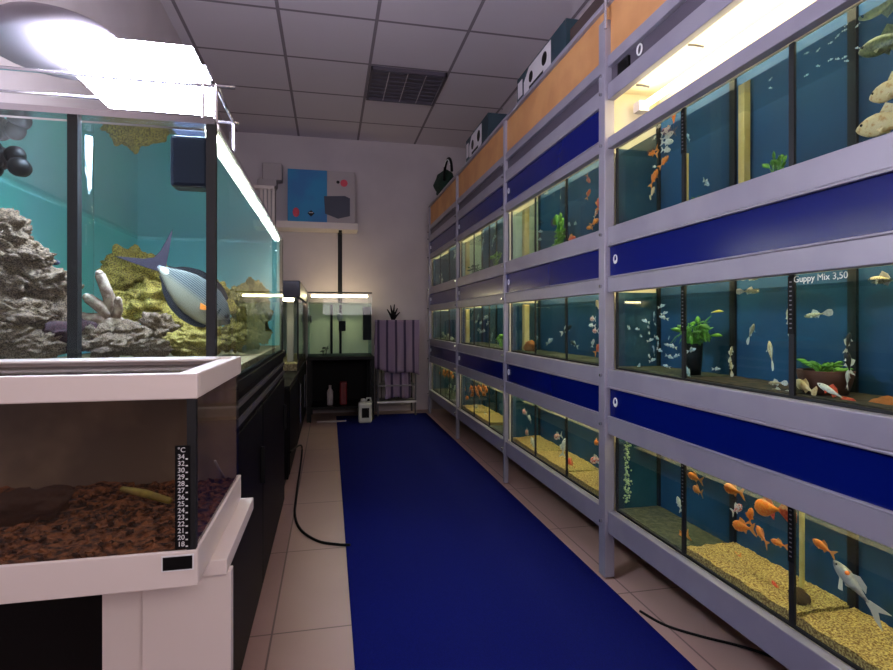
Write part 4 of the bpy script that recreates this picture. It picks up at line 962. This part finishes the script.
c = onY(340, 317, ay0+.08); MB().ball(c, (.03, .025, .04), 12).build('pump_head', 'jug', tk, smooth=True)
c = onY(311, 319, ay1-.05); MB().ball(c, (.012, .01, .04), 10).build('thermometer', 'grey', tk, smooth=True)
water(ax0+.007, ax1-.007, ay0+.007, ay1-.007, az0+.007, az1-.10, 'water_m', tk)
c = onY(324, 352, ay0+.12); c.z = az0+.007
plant('water_plant', c, .10, 9, .09, .02, 'black', 'dark spiky plant on the floor of the warm lit tank', None, 31, .2)
# clutter under the back table
c = onY(344, 420, by0+.12)
m = MB().box(c.x-.04, c.x+.03, by0+.12, by0+.22, .141, .141+.22); tag(recentre(m.build('canister', 'darkred', bevel=.012)), 'dark red canister on the shelf under the back table', 'canister')
c = onY(330, 395, by0+.15)
m = MB().lathe((c.x, c.y, .141), [(.028, 0), (.03, .01), (.03, .13), (.012, .16), (.012, .19)], 14); tag(recentre(m.build('bottle', 'cardg', smooth=True)), 'small pale bottle on the shelf under the back table', 'bottle')
a, b = onY(317, 418.5, by0-.02), onY(346, 418.5, by0-.02)
m = MB().tube([(a.x, by0-.04, .012), (b.x, by0-.04, .012)], .010, 8); tag(recentre(m.build('pipe', 'cardg', smooth=True)), 'short pale pipe lying on floor before the back table', 'pipe')
# jug
c = onY(365, 419, by0-.12); c.z = .0085
jg = thing('jug', c, 'white plastic jug with black label standing on floor by back table', 'jug')
MB().box(c.x-.062, c.x+.062, c.y-.05, c.y+.05, c.z, c.z+.19).build('body', 'jug', jg, bevel=.018, seg=3)
MB().lathe((c.x-.02, c.y, c.z+.185), [(.03, 0), (.02, .02), (.02, .035)], 14).build('neck', 'jug', jg, smooth=True)
MB().tube([(c.x, c.y, c.z+.19), (c.x+.02, c.y, c.z+.225), (c.x+.05, c.y, c.z+.225), (c.x+.058, c.y, c.z+.175)], .009, 8).build('handle', 'jug', jg, smooth=True)
MB().box(c.x-.032, c.x+.035, c.y-.0515, c.y-.0502, c.z+.05, c.z+.14).build('label', 'black', jg)
# towel rack with striped towels
rx0, rx1, ry = onY(377, 380, 5.40).x, onY(416.5, 380, 5.40).x, 5.40
ztop = onY(395, 321, ry).z
tr = thing('towel_rack', ((rx0+rx1)/2, ry, 0), 'low metal rack against back wall with two shelves and towels', 'rack')
for x in (rx0+.01, rx1-.01):
    for y in (ry, ry+.26): MB().tube([(x, y, .009), (x, y, ztop)], .009, 8).build('leg', 'grey', tr)
for z in (.14, .30): MB().box(rx0+.01, rx1-.01, ry, ry+.26, z, z+.014).build('shelf', 'grey', tr)
MB().box(rx0+.002, rx1-.002, ry-.012, ry-.004, .135, .155).build('shelf_edge', 'cardwhite', tr)
m = MB()
for k in range(9): x = rx0+.02+(rx1-rx0-.04)*k/8; m.tube([(x, ry+.22, .15), (x, ry+.22, ztop-.02)], .004, 6)
m.build('grille', 'black', tr)
MB().tube([(rx0, ry, ztop), (rx1, ry, ztop)], .009, 8).build('rail', 'grey', tr)
def towel(name, x0, x1, ztop_, zbot, y, label, seed, slant=0):
    m_, nt, b_ = newmat('towel_stripes'); b_.inputs['Roughness'].default_value = .95
    tc = nt.nodes.new('ShaderNodeTexCoord'); wv = nt.nodes.new('ShaderNodeTexWave'); wv.bands_direction = 'X'; wv.inputs['Scale'].default_value = 3.6; wv.inputs['Distortion'].default_value = .4; wv.inputs['Phase Offset'].default_value = seed
    r = nt.nodes.new('ShaderNodeValToRGB'); r.color_ramp.interpolation = 'CONSTANT'
    r.color_ramp.elements[0].color = rgb(66, 54, 80); r.color_ramp.elements[1].position = .16; r.color_ramp.elements[1].color = rgb(140, 120, 144)
    nt.links.new(tc.outputs['Object'], wv.inputs['Vector']); nt.links.new(wv.outputs['Fac'], r.inputs[0]); nt.links.new(r.outputs[0], b_.inputs['Base Color'])
    nxx, nz = 30, 18; m = MB(); V = []
    for side in (-1, 1):
        g = []
        for j in range(nz+1):
            row = []
            for i in range(nxx+1):
                s = i/nxx; tt = j/nz
                zz = ztop_-(ztop_-zbot)*tt*(1 if side < 0 else .55)+.012*math.sin(s*9+seed)*tt+slant*(s-.5)*tt
                yy = y+side*.004+(-.012-.02*tt+.012*math.sin(s*22+seed)*(.3+tt) if side < 0 else .02)
                row.append(m.bm.verts.new((x0+(x1-x0)*s+.012*math.sin(tt*5+seed)*tt, yy, zz)))
            g.append(row)
        V.append(g)
    for g in V:
        for j in range(nz):
            for i in range(nxx): m._f([g[j][i], g[j][i+1], g[j+1][i+1], g[j+1][i]])
    for i in range(nxx): m._f([V[0][0][i], V[0][0][i+1], V[1][0][i+1], V[1][0][i]])
    o = m.build(name, m_, smooth=True); sd = o.modifiers.new('thickness', 'SOLIDIFY'); sd.thickness = .006
    c = recentre(o, ((x0+x1)/2, y, ztop_)); return tag(o, label, 'towel', 'towels on the rack')
towel('towel', onY(376, 0, ry).x-.01, onY(418, 0, ry).x+.01, ztop+.012, onY(395, 372, ry).z, ry, 'wide lavender striped towel hanging over the top rail', 1, -.05)
towel('towel', onY(384, 0, ry+.05).x, onY(410, 0, ry+.05).x, onY(395, 360, ry).z, onY(395, 398, ry).z, ry+.045, 'second striped towel bunched below the wide one', 4)
c = onY(393, 322, ry+.1); c.z = ztop
t = thing('hand_net', c, 'black spiky fingered grabber sticking up above the striped towels', 'tool')
for k, (dx, dz) in enumerate(((-.06, .12), (-.025, .16), (.015, .17), (.045, .13), (.07, .09))):
    MB().tube([c, c+Vector((dx*.5, 0, dz*.6)), c+Vector((dx, 0, dz))], [.012, .011, .005], 7).build('finger', 'black', t, smooth=True)
MB().tube([c+Vector((0, 0, -.12)), c], .012, 8).build('grip', 'black', t)

# ------------------------------------------------------------------ wall shelf and its boxes
sy = 5.50
sz = onY(320, 222, sy).z
shx0, shx1 = onY(276, 226, sy).x, onY(358, 226, sy).x
sh = thing('wall_shelf', ((shx0+shx1)/2, 5.63, sz-.06), 'white wall shelf on a black upright at the back wall', 'shelf')
MB().box(shx0, shx1, sy, YB-.001, sz-.065, sz).build('board', 'white', sh, bevel=.003)
c = onY(340, 260, YB)
MB().box(c.x-.022, c.x+.022, YB-.02, YB-.001, onY(340, 294, YB).z-.2, sz-.065).build('upright', 'black', sh)
MB().box(c.x-.016, c.x+.016, sy+.05, YB-.02, sz-.085, sz-.065).build('bracket', 'black', sh)
bxa, bxm, bxb = onY(287.5, 200, sy).x, onY(327, 200, sy).x, onY(355, 200, sy).x
bz = onY(320, 170, sy).z
t = thing('carton', ((bxa+bxb)/2, 5.6, sz+.001), 'blue and grey carton with pictures on the wall shelf', 'box')
MB().box(bxa, bxm, sy+.01, 5.72, sz+.001, bz).build('blue_side', 'cardb', t, bevel=.003)
MB().box(bxm, bxb, sy+.01, 5.72, sz+.001, bz).build('grey_side', 'cardg', t, bevel=.003)
a = onY(324, 196, sy); b = onY(350, 219, sy); mid = onY(338, 196, sy).x; yA = sy+.0085
MB().prism([(a.x, yA, a.z), (b.x-.05, yA, a.z+.012), (b.x, yA, a.z-.01), (b.x, yA, b.z+.03), (mid, yA, b.z), (a.x+.01, yA, b.z+.045)], (0, .002, 0)).build('printed_crate', 'navy', t)
c = onY(344, 183, sy); MB().tube([(c.x, yA-.001, c.z), (c.x, yA+.001, c.z)], .036, 16).build('printed_dot', 'red', t)
c = onY(338, 182, sy); MB().tube([(c.x, yA-.003, c.z), (c.x, yA-.001, c.z)], .016, 12).build('printed_spot', 'black', t)
c = onY(311, 213, sy); MB().prism([(c.x-.035, yA, c.z), (c.x, yA, c.z+.03), (c.x+.035, yA, c.z), (c.x, yA, c.z-.035)], (0, .002, 0)).build('printed_emblem', 'black', t)
c = onY(311, 213, sy); MB().box(c.x-.02, c.x+.02, yA-.002, yA-.001, c.z+.002, c.z+.009).build('printed_highlight', 'text', t)
c = onY(296, 212, sy); MB().ball(c+Vector((0, .012, 0)), (.035, .006, .05), 12).build('printed_fish', 'red', t, smooth=True)
# slatted white box and grey box left of it
a, b = onY(256, 185, sy+.05), onY(274.5, 222, sy+.05)
t = thing('slatted_crate', ((a.x+b.x)/2, sy+.12, sz-.02), 'white slatted crate standing left of the blue carton', 'crate')
MB().box(a.x-.02, b.x, sy+.04, sy+.22, a.z-.035, a.z).build('lid', 'white', t, bevel=.003)
for k in range(4):
    x = a.x+.05+(b.x-a.x-.06)*k/3; MB().box(x-.012, x+.012, sy+.05, sy+.07, sz-.02, a.z-.035).build('slat', 'white', t)
MB().box(a.x, b.x-.005, sy+.10, sy+.22, sz-.02, a.z-.035).build('body', 'cardg', t)
MB().box(a.x-.02, b.x, sy+.04, YB-.002, sz-.05, sz-.02).build('base', 'white', t)
a2, b2 = onY(262, 162, sy+.08), onY(282, 180.5, sy+.08)
t = thing('control_box', ((a2.x+b2.x)/2, 5.65, a.z+.001), 'small grey box on top of the white slatted crate', 'box')
MB().box(a2.x, b2.x, sy+.08, 5.72, b2.z, a2.z).build('body', 'cardg', t, bevel=.01)
MB().box(a2.x-.04, b2.x-.05, sy+.06, 5.7, a.z+.001, b2.z).build('foot', 'cardg', t, bevel=.004)

# ------------------------------------------------------------------ cables on the floor
def cable(pts, r, label, m='black'):
    P_ = [Vector(p) for p in pts]; out = []
    for i in range(len(P_)-1):
        p0, p1, p2, p3 = P_[max(i-1, 0)], P_[i], P_[i+1], P_[min(i+2, len(P_)-1)]
        for k in range(8):
            t = k/8; out.append(.5*((2*p1)+(-p0+p2)*t+(2*p0-5*p1+4*p2-p3)*t*t+(-p0+3*p1-3*p2+p3)*t**3))
    out.append(P_[-1])
    return tag(recentre(MB().tube(out, r, 8).build('cable', m, smooth=True)), label, 'cable')
cable([Vector((-.208, 3.0, .25)), onZ(302, 447, .03), onZ(296.5, 495, .006), onZ(295, 515, .006), onZ(301, 530, .006), onZ(318, 541, .006), onZ(338, 544.5, .006), onZ(350, 545, .012)], .006, 'black cable from left cabinet curving over beige floor to blue runner')
cable([onZ(640, 611, .006), onZ(665, 625, .006), onZ(700, 636, .006), onZ(740, 646, .006), onZ(775, 658, .006), onZ(800, 672, .006), onZ(830, 690, .006)], .004, 'thin black cable on pinkish floor strip under the rack')
